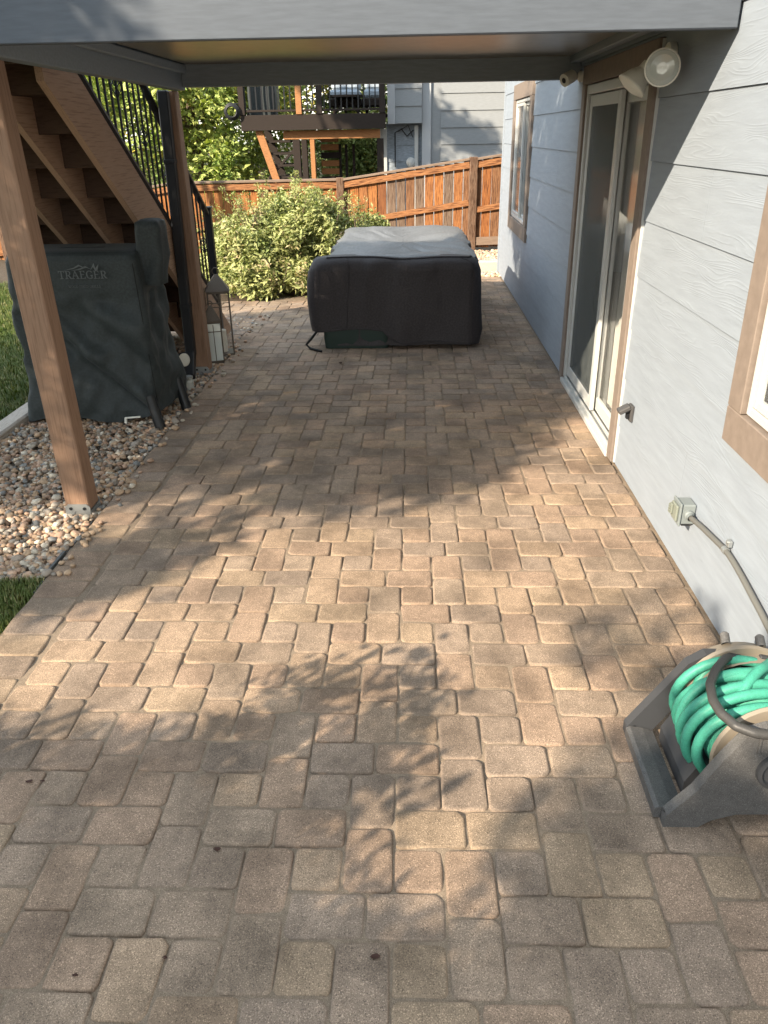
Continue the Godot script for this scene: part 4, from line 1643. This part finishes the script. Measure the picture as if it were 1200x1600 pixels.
func build_grass() -> void:
	var r := RandomNumberGenerator.new()
	r.seed = 21
	var m := MB.new()
	for k in 7:
		var a := r.randf() * TAU
		var ln := r.randf_range(.7, 1.15)
		var lean := r.randf_range(.15, .6)
		var d := Vector3(cos(a), 0, sin(a))
		var w := Vector3(-d.z, 0, d.x) * .045
		var b := Vector3(r.randf_range(-.3, .3), 0, r.randf_range(-.3, .3))
		var mid := b + Vector3.UP * ln * .6 + d * lean * .35
		var tip := b + Vector3.UP * ln * (.95 - lean * .3) + d * lean
		var nn := (Vector3.UP * .7 - d * .3).normalized()
		m.tri(b - w, b + w, mid + w * .8, nn, nn, nn)
		m.tri(b - w, mid + w * .8, mid - w * .8, nn, nn, nn)
		m.tri(mid - w * .8, mid + w * .8, tip, nn, nn, nn)
	var tuft := m.done()
	for q in [["near_grass", 13000, "green grass patch at the near left edge of the pavers"], ["lawn_grass", 26000, "mown lawn beyond the edging board beside the stairs"]]:
		var ws := []
		var cs := []
		for i in q[1]:
			var x: float
			var z: float
			var s: float
			if q[0] == "near_grass":
				x = r.randf_range(-2.75, -1.665)
				z = -3.0 + pow(r.randf(), 1.3) * 4.5
				s = r.randf_range(.03, .058)
			else:
				z = -3.4 - 10.0 * pow(r.randf(), .9)
				x = -2.88 - r.randf() * minf(5.2, 1.2 + (-3.0 - z) * .5)
				s = r.randf_range(.045, .085)
			ws.append(Transform3D(Basis(Vector3.UP, r.randf() * TAU).scaled(Vector3(s, s * r.randf_range(.7, 1.2), s)), Vector3(x, lawn_y(x, z) - .004, z)))
			var t := r.randf()
			var c := Color(.075, .115, .022).lerp(Color(.16, .165, .045), t * t)
			if r.randf() < .08: c = Color(.30, .26, .12)
			cs.append(c)
		var o := scatter(q[0], tuft, M.blade, ws, cs)
		tag(o, q[2], "grass")

# ---------------------------------------------------------------- leaves
func sprig(sd: int, count: int, length: float, width: float, reach: float, droop := .3) -> ArrayMesh:
	var r := RandomNumberGenerator.new()
	r.seed = sd
	var m := MB.new()
	for k in count:
		var a := r.randf() * TAU
		var el := r.randf_range(-.5, .9)
		var d := Vector3(cos(a) * cos(el), sin(el) - droop * .4, sin(a) * cos(el)).normalized()
		var b := Vector3(r.randf_range(-1, 1), r.randf_range(-1, 1), r.randf_range(-1, 1)) * reach * .62
		var side := d.cross(Vector3.UP)
		if side.length() < .1: side = Vector3.RIGHT
		side = side.normalized().rotated(d, r.randf_range(-.9, .9))
		var up := side.cross(d).normalized()
		var s := r.randf_range(.7, 1.2)
		var l := length * s
		var w := width * s * .5
		var mid := b + d * l * .45 + up * l * .02
		var tip := b + d * l - up * l * droop * .25
		var p1 := mid + side * w + up * w * .35
		var p2 := mid - side * w + up * w * .35
		m.flat(b, p1, mid, up)
		m.flat(b, mid, p2, up)
		m.flat(mid, p1, tip, up)
		m.flat(mid, tip, p2, up)
	return m.done()

func leaf_tint(r: RandomNumberGenerator, a: Color, b: Color, c: Color, few: float) -> Color:
	var q := a.lerp(b, r.randf())
	if r.randf() < few: q = q.lerp(c, r.randf())
	var k := r.randf_range(.75, 1.25)
	return Color(q.r * k, q.g * k, q.b * k)

func rand_basis(r: RandomNumberGenerator) -> Basis:
	return Basis(Vector3.UP, r.randf() * TAU) * Basis(Vector3.RIGHT, r.randf_range(-.7, .7)) * Basis(Vector3.BACK, r.randf_range(-.7, .7))

func limbs(m: MB, base: Vector3, top: Vector3, girth: float, ends: Array, r: RandomNumberGenerator) -> void:
	var pl := PackedVector3Array()
	for i in 7:
		var u := i / 6.0
		pl.append(base.lerp(top, u) + Vector3(sin(u * 5.0) * .04, 0, cos(u * 4.0) * .04) * (top - base).length() * .3)
	m.tube(pl, girth, 10, true, girth * .35)
	for e in ends:
		var u := r.randf_range(.35, .95)
		var a := base.lerp(top, u)
		var mid: Vector3 = a.lerp(e, .5) + Vector3(0, (e - a).length() * .12, 0)
		m.tube(PackedVector3Array([a, a.lerp(mid, .5), mid, mid.lerp(e, .55), e]), girth * lerpf(.5, .25, u), 6, true, girth * .06)

func tree(called: String, label: String, base: Vector3, centre: Vector3, rad: Vector3, where: Array, mesh: ArrayMesh, cols: Array, few: float, sd: int, scale: Vector2, girth := .1, n_limb := 14) -> void:
	var r := RandomNumberGenerator.new()
	r.seed = sd
	var o := thing(called, label, "tree", base, "")
	var ends := []
	for i in n_limb:
		if where.size() > 0: ends.append(where[r.randi_range(0, where.size() - 1)])
	var m := MB.new()
	limbs(m, base, centre + Vector3(0, rad.y * .35, 0), girth, ends, r)
	part("trunk", m, M.bark, o)
	var ws := []
	var cs := []
	for p in where:
		ws.append(Transform3D(rand_basis(r).scaled(Vector3.ONE * r.randf_range(scale.x, scale.y)), p))
		cs.append(leaf_tint(r, cols[0], cols[1], cols[2], few))
	scatter("crown", mesh, M.leaf, ws, cs, o)

func ball(count: int, centre: Vector3, rad: Vector3, sd: int, gap := .25) -> Array:
	# points through an uneven crown: clumps round the outside with gaps between
	var r := RandomNumberGenerator.new()
	r.seed = sd
	var f := FastNoiseLite.new()
	f.seed = sd
	f.frequency = .8 / maxf(rad.x, .3)
	f.fractal_octaves = 2
	var out := []
	var tries := 0
	while out.size() < count and tries < count * 30:
		tries += 1
		var d := Vector3(r.randf_range(-1, 1), r.randf_range(-1, 1), r.randf_range(-1, 1))
		var l := d.length()
		if l > 1.0 or l < .2: continue
		var p := centre + d * rad
		var v := f.get_noise_3dv(p * 1.6)
		if l > .82 + v * .6: continue
		if r.randf() < gap and f.get_noise_3dv(p * 3.4 + Vector3(9, 9, 9)) > .08: continue
		if r.randf() > .35 + l * .7: continue
		out.append(p)
	return out

# where along the sun's ray through (x, z) on the patio the crown lies
func shade_points(count: int, poly: PackedVector2Array, centre: Vector3, rad: Vector3, sd: int, keep := 1.0, freq := 1.0) -> Array:
	var r := RandomNumberGenerator.new()
	r.seed = sd
	var f := FastNoiseLite.new()
	f.seed = sd + 5
	f.frequency = freq
	f.fractal_octaves = 2
	var lo := poly[0]
	var hi := poly[0]
	for p in poly:
		lo = lo.min(p)
		hi = hi.max(p)
	var out := []
	var tries := 0
	while out.size() < count and tries < count * 60:
		tries += 1
		var g := Vector2(r.randf_range(lo.x, hi.x), r.randf_range(lo.y, hi.y))
		if not Geometry2D.is_point_in_polygon(g, poly): continue
		if keep < 1.0 and f.get_noise_2dv(g) * 1.6 + .5 > keep: continue
		for k in 10:
			var h := r.randf_range(centre.y - rad.y, centre.y + rad.y)
			var p := Vector3(g.x - 1.2644 * h, h, g.y + 1.2240 * h)
			if ((p - centre) / rad).length() < 1.0:
				out.append(p)
				break
	return out

func build_plants() -> void:
	var green := Color(.07, .11, .028)
	var light := Color(.13, .17, .045)
	var yellow := Color(.42, .30, .04)
	# big tree in the side yard that shades the middle of the patio
	var s1 := sprig(1, 16, .10, .062, .26)
	var A := PackedVector2Array([Vector2(-.55, -3.75), Vector2(-.2, -3.85), Vector2(.30, -3.85), Vector2(.78, -4.85), Vector2(1.7, -6.2), Vector2(3.1, -8.2), Vector2(4.2, -10.6), Vector2(3.2, -12.2), Vector2(2.2, -11.2), Vector2(1.5, -9.3), Vector2(-.9, -8.9), Vector2(-2.6, -8.4), Vector2(-4.8, -7.2), Vector2(-4.8, -4.5), Vector2(-2.4, -3.9), Vector2(-1.3, -3.85)])
	var c1 := Vector3(-6.4, 5.0, -.8)
	var w1 := shade_points(2900, A, c1, Vector3(4.2, 3.2, 4.2), 201)
	var E1 := PackedVector2Array([Vector2(-2.6, -3.3), Vector2(-1.1, -3.45), Vector2(-.85, -3.2), Vector2(-1.15, -2.85), Vector2(-1.5, -2.7), Vector2(-2.6, -2.7)])
	w1.append_array(shade_points(110, E1, c1, Vector3(4.2, 2.9, 4.2), 202, .52, 1.6))
	tree("shade_tree", "broad leafy tree in the side yard whose shade falls across the patio", Vector3(-6.9, -.05, -.2), c1, Vector3(3, 2.6, 3), w1, s1, [green, light, yellow], .08, 1, Vector2(.8, 1.3), .17, 26)
	# small ornamental tree near the left edge that throws the crisp leaf shadows
	var s2 := sprig(2, 11, .075, .036, .12)
	var B := PackedVector2Array([Vector2(-3.2, -1.92), Vector2(-1.46, -1.95), Vector2(-1.1, -1.92), Vector2(-.75, -1.98), Vector2(-.46, -1.76), Vector2(-.22, -1.46), Vector2(-.02, -1.26), Vector2(.25, -1.22), Vector2(.6, -1.12), Vector2(1.0, -.95), Vector2(1.2, -.4), Vector2(-2.5, -.2)])
	var c2 := Vector3(-2.75, 1.75, .75)
	var w2 := shade_points(1900, B, c2, Vector3(2.2, 1.05, 2.2), 203)
	var D := PackedVector2Array([Vector2(-.62, -2.1), Vector2(-.40, -2.48), Vector2(-.28, -2.3), Vector2(-.12, -2.38), Vector2(.04, -2.36), Vector2(.06, -2.05), Vector2(-.04, -1.8), Vector2(-.13, -1.65), Vector2(-.3, -1.6), Vector2(-.45, -1.85)])
	w2.append_array(shade_points(66, D, Vector3(-2.3, 1.3, .0), Vector3(2.2, .34, 2.2), 204, .52, 4.6))
	tree("ornamental_tree", "small slender leaved tree beside the near end of the patio", Vector3(-3.0, -.05, 1.0), c2, Vector3(1.3, 1.0, 1.3), w2, s2, [green, light, yellow], .05, 2, Vector2(.8, 1.25), .05, 30)
	# tree behind, whose thin crown dapples the near right corner
	var s3 := sprig(3, 14, .11, .075, .28)
	var C := PackedVector2Array([Vector2(.35, -1.7), Vector2(.7, -1.85), Vector2(.95, -1.5), Vector2(1.25, -1.0), Vector2(1.2, -.5), Vector2(.4, -.6)])
	var c3 := Vector3(-4.6, 4.4, 3.5)
	var w3 := shade_points(150, C, c3, Vector3(2.2, 1.5, 2.2), 205, .6, 2.2)
	w3.append_array(shade_points(6, PackedVector2Array([Vector2(.75, -2.7), Vector2(.95, -2.8), Vector2(1.05, -2.55), Vector2(.85, -2.45)]), c3, Vector3(2.2, 1.5, 2.2), 215))
	tree("aspen_tree", "thin crowned aspen standing behind the near end of the patio", Vector3(-4.9, -.05, 3.9), c3, Vector3(1.2, 1.4, 1.2), w3, s3, [green, light, yellow], .25, 3, Vector2(.8, 1.2), .09, 16)
	# tree that throws its shade on the neighbour's wall
	var F := PackedVector2Array([Vector2(1.6, -17.7), Vector2(3.0, -17.85), Vector2(3.45, -18.0), Vector2(3.2, -18.35), Vector2(2.9, -18.75), Vector2(2.6, -19.15), Vector2(2.0, -19.4), Vector2(1.4, -19.0)])
	var c4 := Vector3(-6.4, 7.0, -9.9)
	var w4 := shade_points(430, F, c4, Vector3(2.4, 2.0, 2.4), 206, .9, .8)
	tree("yard_tree", "tall tree at the far side of the lawn", Vector3(-7.2, -.2, -9.4), c4, Vector3(1.6, 1.8, 1.6), w4, s3, [green, light, yellow], .15, 4, Vector2(.9, 1.3), .13, 16)
	# the shrub in front of the fence
	var sb := thing("bush", "dense yellow green leafy bush growing between the patio and the wooden fence", "bush", Vector3(-1.6, 0, -10.2))
	var s4 := sprig(7, 17, .072, .027, .10, .6)
	var r := RandomNumberGenerator.new()
	r.seed = 90
	var ws := []
	var cs := []
	var stems := MB.new()
	for q in [[-1.95, .48, -10.15, .62, .50, .62, 620], [-1.35, .60, -10.2, .62, .58, .62, 760], [-2.35, .36, -10.25, .42, .36, .5, 300], [-.85, .42, -10.35, .42, .42, .5, 330], [-1.62, .26, -9.72, .78, .26, .30, 420], [-.62, .52, -10.75, .33, .36, .3, 160], [-1.55, .82, -10.35, .42, .36, .4, 280]]:
		var c := Vector3(q[0], q[1], q[2])
		for p in ball(int(q[6] * 1.55), c, Vector3(q[3], q[4], q[5]), 400 + ws.size(), .08):
			if p.y < .02: continue
			ws.append(Transform3D(rand_basis(r).scaled(Vector3.ONE * r.randf_range(.75, 1.25)), p))
			var t := leaf_tint(r, Color(.20, .245, .08), Color(.40, .41, .175), Color(.46, .36, .22), .12)
			cs.append(t)
		for k in 6:
			var e := c + Vector3(r.randf_range(-.7, .7) * q[3], r.randf_range(.0, .7) * q[4], r.randf_range(-.7, .7) * q[5])
			stems.tube(PackedVector3Array([Vector3(lerpf(-1.5, c.x, .6), -.05, -10.2), e.lerp(Vector3(c.x, 0, c.z), .5), e]), .011, 5, true, .004)
	for k in 46:
		var bx := r.randf_range(-2.5, -.6)
		var base := Vector3(bx, .55 + .35 * (1.0 - absf(bx + 1.5)), -10.2 + r.randf_range(-.3, .35))
		var tip := base + Vector3(r.randf_range(-.25, .25), r.randf_range(.28, .5), r.randf_range(-.15, .3))
		stems.tube(PackedVector3Array([base, base.lerp(tip, .5) + Vector3(0, .03, 0), tip]), .006, 5, true, .002)
		for u in [.55, .8, 1.0]:
			ws.append(Transform3D(rand_basis(r).scaled(Vector3.ONE * r.randf_range(.45, .7)), base.lerp(tip, u)))
			cs.append(leaf_tint(r, Color(.20, .24, .07), Color(.36, .37, .15), Color(.46, .36, .22), .1))
	part("stem", stems, M.twig, sb)
	scatter("foliage", s4, M.leaf, ws, cs, sb)
	# trees and shrubs beyond the fence
	var s5 := sprig(8, 22, .115, .065, .34)
	var far := [
		["maple_tree", "large sunlit green tree beyond the fence beside the neighbour's deck", Vector3(-4.6, -.3, -18.0), Vector3(-4.5, 3.1, -18.0), Vector3(2.3, 2.9, 2.0), 1500, Color(.19, .28, .07), Color(.44, .48, .15)],
		["leafy_tree", "darker green tree filling the gap behind the stair railing", Vector3(-9.0, -.3, -21.0), Vector3(-8.6, 3.3, -20.5), Vector3(3.0, 3.2, 2.2), 1300, Color(.15, .21, .055), Color(.33, .38, .11)],
		["yellowing_tree", "tree with yellowing autumn leaves high behind the neighbour's deck", Vector3(-4.2, -.3, -23.0), Vector3(-3.9, 4.2, -23.0), Vector3(2.4, 2.2, 2.0), 900, Color(.26, .24, .03), Color(.48, .38, .05)],
		["garden_tree", "green tree seen under the neighbour's deck", Vector3(-1.0, -.3, -23.5), Vector3(-1.0, 1.7, -23.5), Vector3(2.6, 1.9, 1.4), 1100, Color(.09, .14, .04), Color(.22, .27, .10)],
		["tall_tree", "tall green tree far behind the maple", Vector3(-8.0, -.3, -28.0), Vector3(-8.0, 4.4, -28.0), Vector3(4.6, 4.4, 2.5), 1500, Color(.08, .12, .03), Color(.2, .24, .06)]]
	var k := 0
	for q in far:
		k += 1
		tree(q[0], q[1], q[2], q[3], q[4], ball(q[5], q[3], q[4], 500 + k, .35), s5, [q[6], q[7], yellow], .1, 10 + k, Vector2(.8, 1.4), .12, 18)
	# low undergrowth behind the fence line
	var us := []
	var uc := []
	for i in 900:
		var x := r.randf_range(-9, .2)
		us.append(Transform3D(rand_basis(r).scaled(Vector3.ONE * r.randf_range(.8, 1.3)), Vector3(x, r.randf_range(-.1, 1.2), r.randf_range(-27, -25.5))))
		uc.append(leaf_tint(r, Color(.08, .12, .03), Color(.2, .24, .08), yellow, .05))
	tag(scatter("undergrowth", s5, M.leaf, us, uc), "dark leafy undergrowth along the back of the neighbour's garden", "undergrowth")

# ---------------------------------------------------------------- fence
func build_fence() -> void:
	var fe := thing("wood_fence", "weathered orange cedar picket fence with flat cap rail behind the bush", "fence", Vector3(-.5, 0, -13))
	var r := RandomNumberGenerator.new()
	r.seed = 61
	# stations along the fence: x, z, height of the cap, foot of the pickets
	var st := [[-11.0, 3.0, 1.45, -.08], [-10.6, -14.2, .40, -.95], [-6.9, -13.75, .66, -.62], [-3.75, -13.35, 1.12, -.12], [-1.15, -13.3, 1.135, -.03], [.905, -13.0, 1.405, .13], [3.0, -12.75, 1.68, .2]]
	for i in st.size() - 1:
		var a = st[i]
		var b = st[i + 1]
		var A := Vector3(a[0], 0, a[1])
		var B := Vector3(b[0], 0, b[1])
		var dir := (B - A).normalized()
		var face := Vector3(-dir.z, 0, dir.x)
		if face.z < 0: face = -face
		var ln := (B - A).length()
		var yaw := atan2(-dir.z, dir.x)
		var cap := func(u: float) -> float: return lerpf(a[2], b[2], u)
		# cap rail
		var off := .05
		var p0 := Vector3(A.x, a[2], A.z) + dir * off
		var p1 := Vector3(B.x, b[2], B.z) - dir * off
		rail(fe, "cap_rail", p0 + face * .0, p1 + face * .0, .14, .034, M.fence_cap, face)
		# upper rail fixed on the near side, lower rail
		rail(fe, "rail", p0 + Vector3(0, -.08, 0) + face * .035, p1 + Vector3(0, -.08, 0) + face * .035, .038, .09, M.fence_rail, face)
		rail(fe, "rail", Vector3(A.x, lerpf(a[2], a[3], .56), A.z) + dir * off + face * .035, Vector3(B.x, lerpf(b[2], b[3], .48), B.z) - dir * off + face * .035, .038, .085, M.fence_rail, face)
		rail(fe, "rail", Vector3(A.x, a[3] + .10, A.z) + dir * off + face * .035, Vector3(B.x, b[3] + .10, B.z) - dir * off + face * .035, .038, .12, M.fence_cap, face)
		var n := int(ln / .139)
		for k in n:
			var u := (k + .5) / n
			var c := A.lerp(B, u)
			var y1: float = lerpf(a[2], b[2], u) - .022
			var y0: float = lerpf(a[3], b[3], u) + r.randf_range(0, .015)
			var pm := MB.new()
			pm.box(Transform3D(Basis(Vector3.UP, yaw) * Basis(Vector3.BACK, r.randf_range(-.004, .004)), Vector3(c.x, (y0 + y1) * .5, c.z) - face * r.randf_range(.0, .006)), Vector3(.139 - r.randf_range(.0015, .005), y1 - y0, .016), .002)
			part("picket", pm, M.pickets[r.randi_range(0, M.pickets.size() - 1)] if r.randf() > .06 else M.grey_picket, fe)
	for i in st.size():
		var a = st[i]
		var m := MB.new()
		m.box(Transform3D(Basis(Vector3.UP, .12), Vector3(a[0], (a[2] + a[3] - .2) * .5 + .01, a[1] + .03)), Vector3(.115, a[2] - a[3] + .24, .115), .006)
		part("fence_post", m, M.fence_post, fe)

func rail(parent: Node3D, called: String, p0: Vector3, p1: Vector3, deep: float, tall: float, m: Material, face: Vector3) -> void:
	var mb := MB.new()
	var z := (p1 - p0).normalized()
	var y := (Vector3.UP - z * z.y).normalized()
	var x := y.cross(z)
	mb.box(Transform3D(), Vector3(deep, tall, (p1 - p0).length()), .004)
	placed(called, mb.done(), m, parent, Transform3D(Basis(x, y, z), (p0 + p1) * .5))

# ---------------------------------------------------------------- neighbour
func nx(px: float) -> float: return -.462 + (px - 605.0) / 88.1
func ny(py: float) -> float: return 1.84 + (205.0 - py) / 98.0

func build_neighbour() -> void:
	var h := thing("neighbour_house", "grey lap sided neighbouring house behind the right end of the fence", "house", Vector3(2, 0, -16))
	var m := MB.new()
	m.span(Vector3(.16, -.1, -24), Vector3(9.5, 5.8, -16.02))
	part("wall", m, M.n_wall, h)
	var y := -.1
	while y < 5.5:
		var b := MB.new()
		b.slab(PackedVector2Array([Vector2(0, y), Vector2(.024, y), Vector2(.008, y + .272), Vector2(0, y + .272)]), Vector3(5.0, 0, -16.02), Vector3.BACK, Vector3.UP, 9.0)
		part("siding_board", b, M.n_wall, h)
		y += .2785
	m = MB.new()
	m.span(Vector3(.155, -.1, -16.025), Vector3(.32, 5.7, -15.97), .006)
	part("corner_board", m, M.n_trim, h)
	m = MB.new()
	m.slab(PackedVector2Array([Vector2(-.4, 5.7), Vector2(4.8, 8.0), Vector2(10, 5.7), Vector2(10, 5.9), Vector2(4.8, 8.25), Vector2(-.4, 5.9)]), Vector3(0, 0, -20), Vector3.RIGHT, Vector3.UP, 8.6)
	part("roof", m, M.roof, h)
	# bay carried out over the recessed wall
	m = MB.new()
	m.span(Vector3(-.46, 1.93, -19), Vector3(.154, 4.6, -15.85))
	part("bay_wall", m, M.n_wall, h)
	y = 1.93
	while y < 4.4:
		var b := MB.new()
		b.slab(PackedVector2Array([Vector2(0, y), Vector2(.022, y), Vector2(.006, y + .272), Vector2(0, y + .272)]), Vector3(-.09, 0, -15.85), Vector3.BACK, Vector3.UP, .48)
		part("siding_board", b, M.n_wall, h)
		y += .2785
	m = MB.new()
	m.span(Vector3(-.465, 1.92, -15.852), Vector3(-.332, 4.6, -15.815), .005)
	part("corner_board", m, M.n_trim, h)
	m = MB.new()
	m.span(Vector3(-.50, -.1, -19), Vector3(.154, 1.93, -16.12))
	part("lower_wall", m, M.n_blue, h)
	y = -.1
	while y < 1.8:
		var b := MB.new()
		b.slab(PackedVector2Array([Vector2(0, y), Vector2(.02, y), Vector2(.006, y + .272), Vector2(0, y + .272)]), Vector3(-.17, 0, -16.12), Vector3.BACK, Vector3.UP, .64)
		part("siding_board", b, M.n_blue, h)
		y += .2785
	m = MB.new()
	m.span(Vector3(-.62, -.1, -16.13), Vector3(-.49, 1.85, -16.07), .005)
	part("corner_board", m, M.vinyl, h)
	m = MB.new()
	m.span(Vector3(.02, -.1, -16.098), Vector3(.09, 1.9, -16.03), .005)
	part("downspout", m, M.vinyl, h)
	m = MB.new()
	m.lathe(Vector3(-.05, 1.28, -16.10), Vector3.BACK, [Vector2(0, .085), Vector2(.07, .085), Vector2(.075, .07), Vector2(.09, .06), Vector2(.1, .001)], 18)
	part("meter", m, M.vinyl, h)
	m = MB.new()
	m.span(Vector3(-.32, .95, -16.097), Vector3(-.2, 1.12, -16.04), .006)
	part("utility_box", m, M.n_trim, h)
	m = MB.new()
	m.tube(PackedVector3Array([Vector3(-.34, 1.2, -16.08), Vector3(-.34, 1.78, -16.08), Vector3(-.22, 1.84, -16.06), Vector3(-.12, 1.72, -16.06), Vector3(.0, 1.82, -16.06)]), .012, 6)
	m.tube(PackedVector3Array([Vector3(-.28, 1.8, -16.06), Vector3(-.1, 1.9, -16.06), Vector3(-.01, 1.7, -16.06)]), .008, 6)
	part("cable", m, M.iron, h)
	# raised deck beside it
	var d := thing("neighbour_deck", "dark stained neighbouring deck on posts with black balusters beyond the fence", "deck", Vector3(-1.8, 0, -15.6))
	m = MB.new()
	m.span(Vector3(-3.07, 1.85, -15.54), Vector3(-.49, 2.10, -15.5), .004)
	part("rim_board", m, M.n_dark, d)
	for k in 17:
		var b := MB.new()
		b.span(Vector3(-3.05, 2.07, -15.56 - k * .142 - .137), Vector3(-.5, 2.098, -15.56 - k * .142), .003)
		part("deck_plank", b, M.n_dark, d)
	for x in [-3.03, -2.02, -1.66, -.55]:
		var b := MB.new()
		b.span(Vector3(x - .05, 2.101, -15.58), Vector3(x + .05, 3.25, -15.48), .004)
		part("rail_post", b, M.n_wood if x == -2.02 else M.n_dark, d)
	m = MB.new()
	m.span(Vector3(-3.07, 3.12, -15.56), Vector3(-.49, 3.16, -15.5), .004)
	part("top_rail", m, M.n_dark, d)
	m = MB.new()
	m.span(Vector3(-3.07, 2.145, -15.55), Vector3(-.49, 2.18, -15.51), .004)
	part("bottom_rail", m, M.n_dark, d)
	for k in 25:
		var x := -2.97 + k * .1
		var b := MB.new()
		b.span(Vector3(x - .011, 2.181, -15.54), Vector3(x + .011, 3.119, -15.518))
		part("baluster", b, M.iron, d)
	m = MB.new()
	m.span(Vector3(-2.35, 1.70, -15.75), Vector3(-.60, 1.845, -15.66), .004)
	part("beam", m, M.n_wood, d)
	for q in [[-2.12, .13, M.n_dark], [-1.98, .10, M.n_dark], [-1.83, .08, M.n_wood], [-.60, .12, M.n_dark]]:
		var b := MB.new()
		b.span(Vector3(q[0] - q[1] * .5, -.3, -15.76), Vector3(q[0] + q[1] * .5, 1.695, -15.64), .004)
		part("deck_post", b, q[2], d)
	m = MB.new()
	m.bar(Vector3(-2.78, .95, -15.7), Vector3(-2.15, 1.55, -15.7), .09, .04, Vector3(0, 0, 1), .003)
	part("brace", m, M.n_dark, d)
	# wood stairs and a slatted screen below it
	var st := thing("neighbour_stairs", "open wooden stairs leading down from the neighbouring deck", "stairs", Vector3(-2.6, 0, -15.6))
	for z in [-15.62, -16.5]:
		m = MB.new()
		m.bar(Vector3(-2.78, 1.86, z), Vector3(-2.12, -.25, z), .045, .13, Vector3.BACK, .004)
		part("stringer", m, M.n_wood if z > -16 else M.n_dark, st)
	for k in 9:
		var yy := 1.68 - k * .2
		var x := -2.78 + (1.86 - yy) * .313
		var b := MB.new()
		b.span(Vector3(x - .02, yy - .03, -16.47), Vector3(x + .5, yy + .01, -15.65), .003)
		part("tread", b, M.n_dark, st)
	var sl := thing("slatted_screen", "slatted brown wood screen standing under the neighbouring deck", "screen", Vector3(-1.6, 0, -16.4))
	for k in 12:
		var b := MB.new()
		b.span(Vector3(-1.76, .1 + k * .14, -16.42), Vector3(-1.42, .205 + k * .14, -16.40), .002)
		part("slat", b, M.n_wood if k % 3 else M.n_dark, sl)
	for x in [-1.4, -1.28, -1.14]:
		var b := MB.new()
		b.span(Vector3(x - .025, -.2, -16.47), Vector3(x + .025, 1.6, -16.425), .003)
		part("screen_post", b, M.n_dark, sl)
	# things on the deck
	var gr := thing("covered_barbecue", "black covered barbecue behind the balusters of the neighbouring deck", "barbecue", Vector3(-2.75, 2.1, -15.9))
	var rows := []
	for l in [[2.1, .24, .2], [2.4, .25, .21], [2.75, .24, .2], [2.95, .22, .16], [3.0, .12, .08], [3.01, .02, .02]]:
		rows.append(loft_row(-2.72, -15.95, l[1], l[2], .06, l[0], 28))
	m = MB.new()
	m.skin(rows, true, Vector3(-2.72, 2.5, -15.95))
	part("cover", m, M.fabric, gr)
	m = MB.new()
	m.lathe(Vector3(-2.98, 2.14, -15.75), Vector3.RIGHT, [Vector2(0, .03), Vector2(0, .07), Vector2(.03, .07), Vector2(.03, .03)], 14)
	part("wheel", m, M.iron, gr)
	var hr := thing("hanging_hose", "dark coiled hose hanging at the corner of the neighbouring deck", "hose", Vector3(-3.22, 2.1, -15.5))
	m = MB.new()
	for k in 3:
		var pl := PackedVector3Array()
		for i in 19:
			var a := TAU * i / 18.0
			pl.append(Vector3(-3.2 + cos(a) * (.13 - k * .018), 2.16 + sin(a) * (.13 - k * .02), -15.45 + k * .02))
		m.tube(pl, .016, 6, false)
	m.tube(PackedVector3Array([Vector3(-3.2, 2.29, -15.45), Vector3(-3.07, 2.28, -15.5)]), .012, 5)
	part("coil", m, M.iron, hr)
	for q in [["patio_sofa", -1.55, -.95, "grey cushioned sofa on the neighbouring deck nearest the wooden post"], ["patio_sofa", -.93, -.52, "grey cushioned seat on the neighbouring deck against the house"]]:
		var o := thing(q[0], q[3], "sofa", Vector3((q[1] + q[2]) * .5, 2.1, -16.4), "seats on the neighbouring deck")
		m = MB.new()
		m.span(Vector3(q[1], 2.22, -16.7), Vector3(q[2], 2.36, -16.05), .02)
		m.span(Vector3(q[1] + .03, 2.1, -16.65), Vector3(q[1] + .08, 2.22, -16.6))
		m.span(Vector3(q[2] - .08, 2.1, -16.15), Vector3(q[2] - .03, 2.22, -16.1))
		part("sofa_frame", m, M.n_dark, o)
		m = MB.new()
		m.span(Vector3(q[1] + .02, 2.362, -16.68), Vector3(q[2] - .02, 2.50, -16.07), .04)
		part("seat_cushion", m, M.cushion, o)
		m = MB.new()
		m.span(Vector3(q[1] + .02, 2.503, -16.69), Vector3(q[2] - .02, 2.86, -16.52), .05)
		part("back_cushion", m, M.cushion, o)
	var tb := thing("deck_table", "dark round table on the neighbouring deck", "table", Vector3(-1.2, 2.1, -15.85))
	m = MB.new()
	m.lathe(Vector3(-1.2, 2.36, -15.8), Vector3.UP, [Vector2(0, .001), Vector2(0, .34), Vector2(.035, .34), Vector2(.036, .001)], 24)
	part("tabletop", m, M.n_dark, tb)
	for k in 3:
		m = MB.new()
		var a := TAU * k / 3.0 + .4
		m.tube(PackedVector3Array([Vector3(-1.2, 2.36, -15.8), Vector3(-1.2 + cos(a) * .25, 2.1, -15.8 + sin(a) * .22)]), .018, 6)
		part("leg", m, M.n_dark, tb)

# ---------------------------------------------------------------- build
func _ready() -> void:
	rng.seed = 1
	lights_camera()
	make_materials()
	build_ground()
	build_patio()
	build_house()
	build_deck()
	build_posts()
	build_stairs()
	build_fence()
	build_neighbour()
	build_plants()
	build_furniture()
	build_grill()
	build_reel()
	build_small_things()
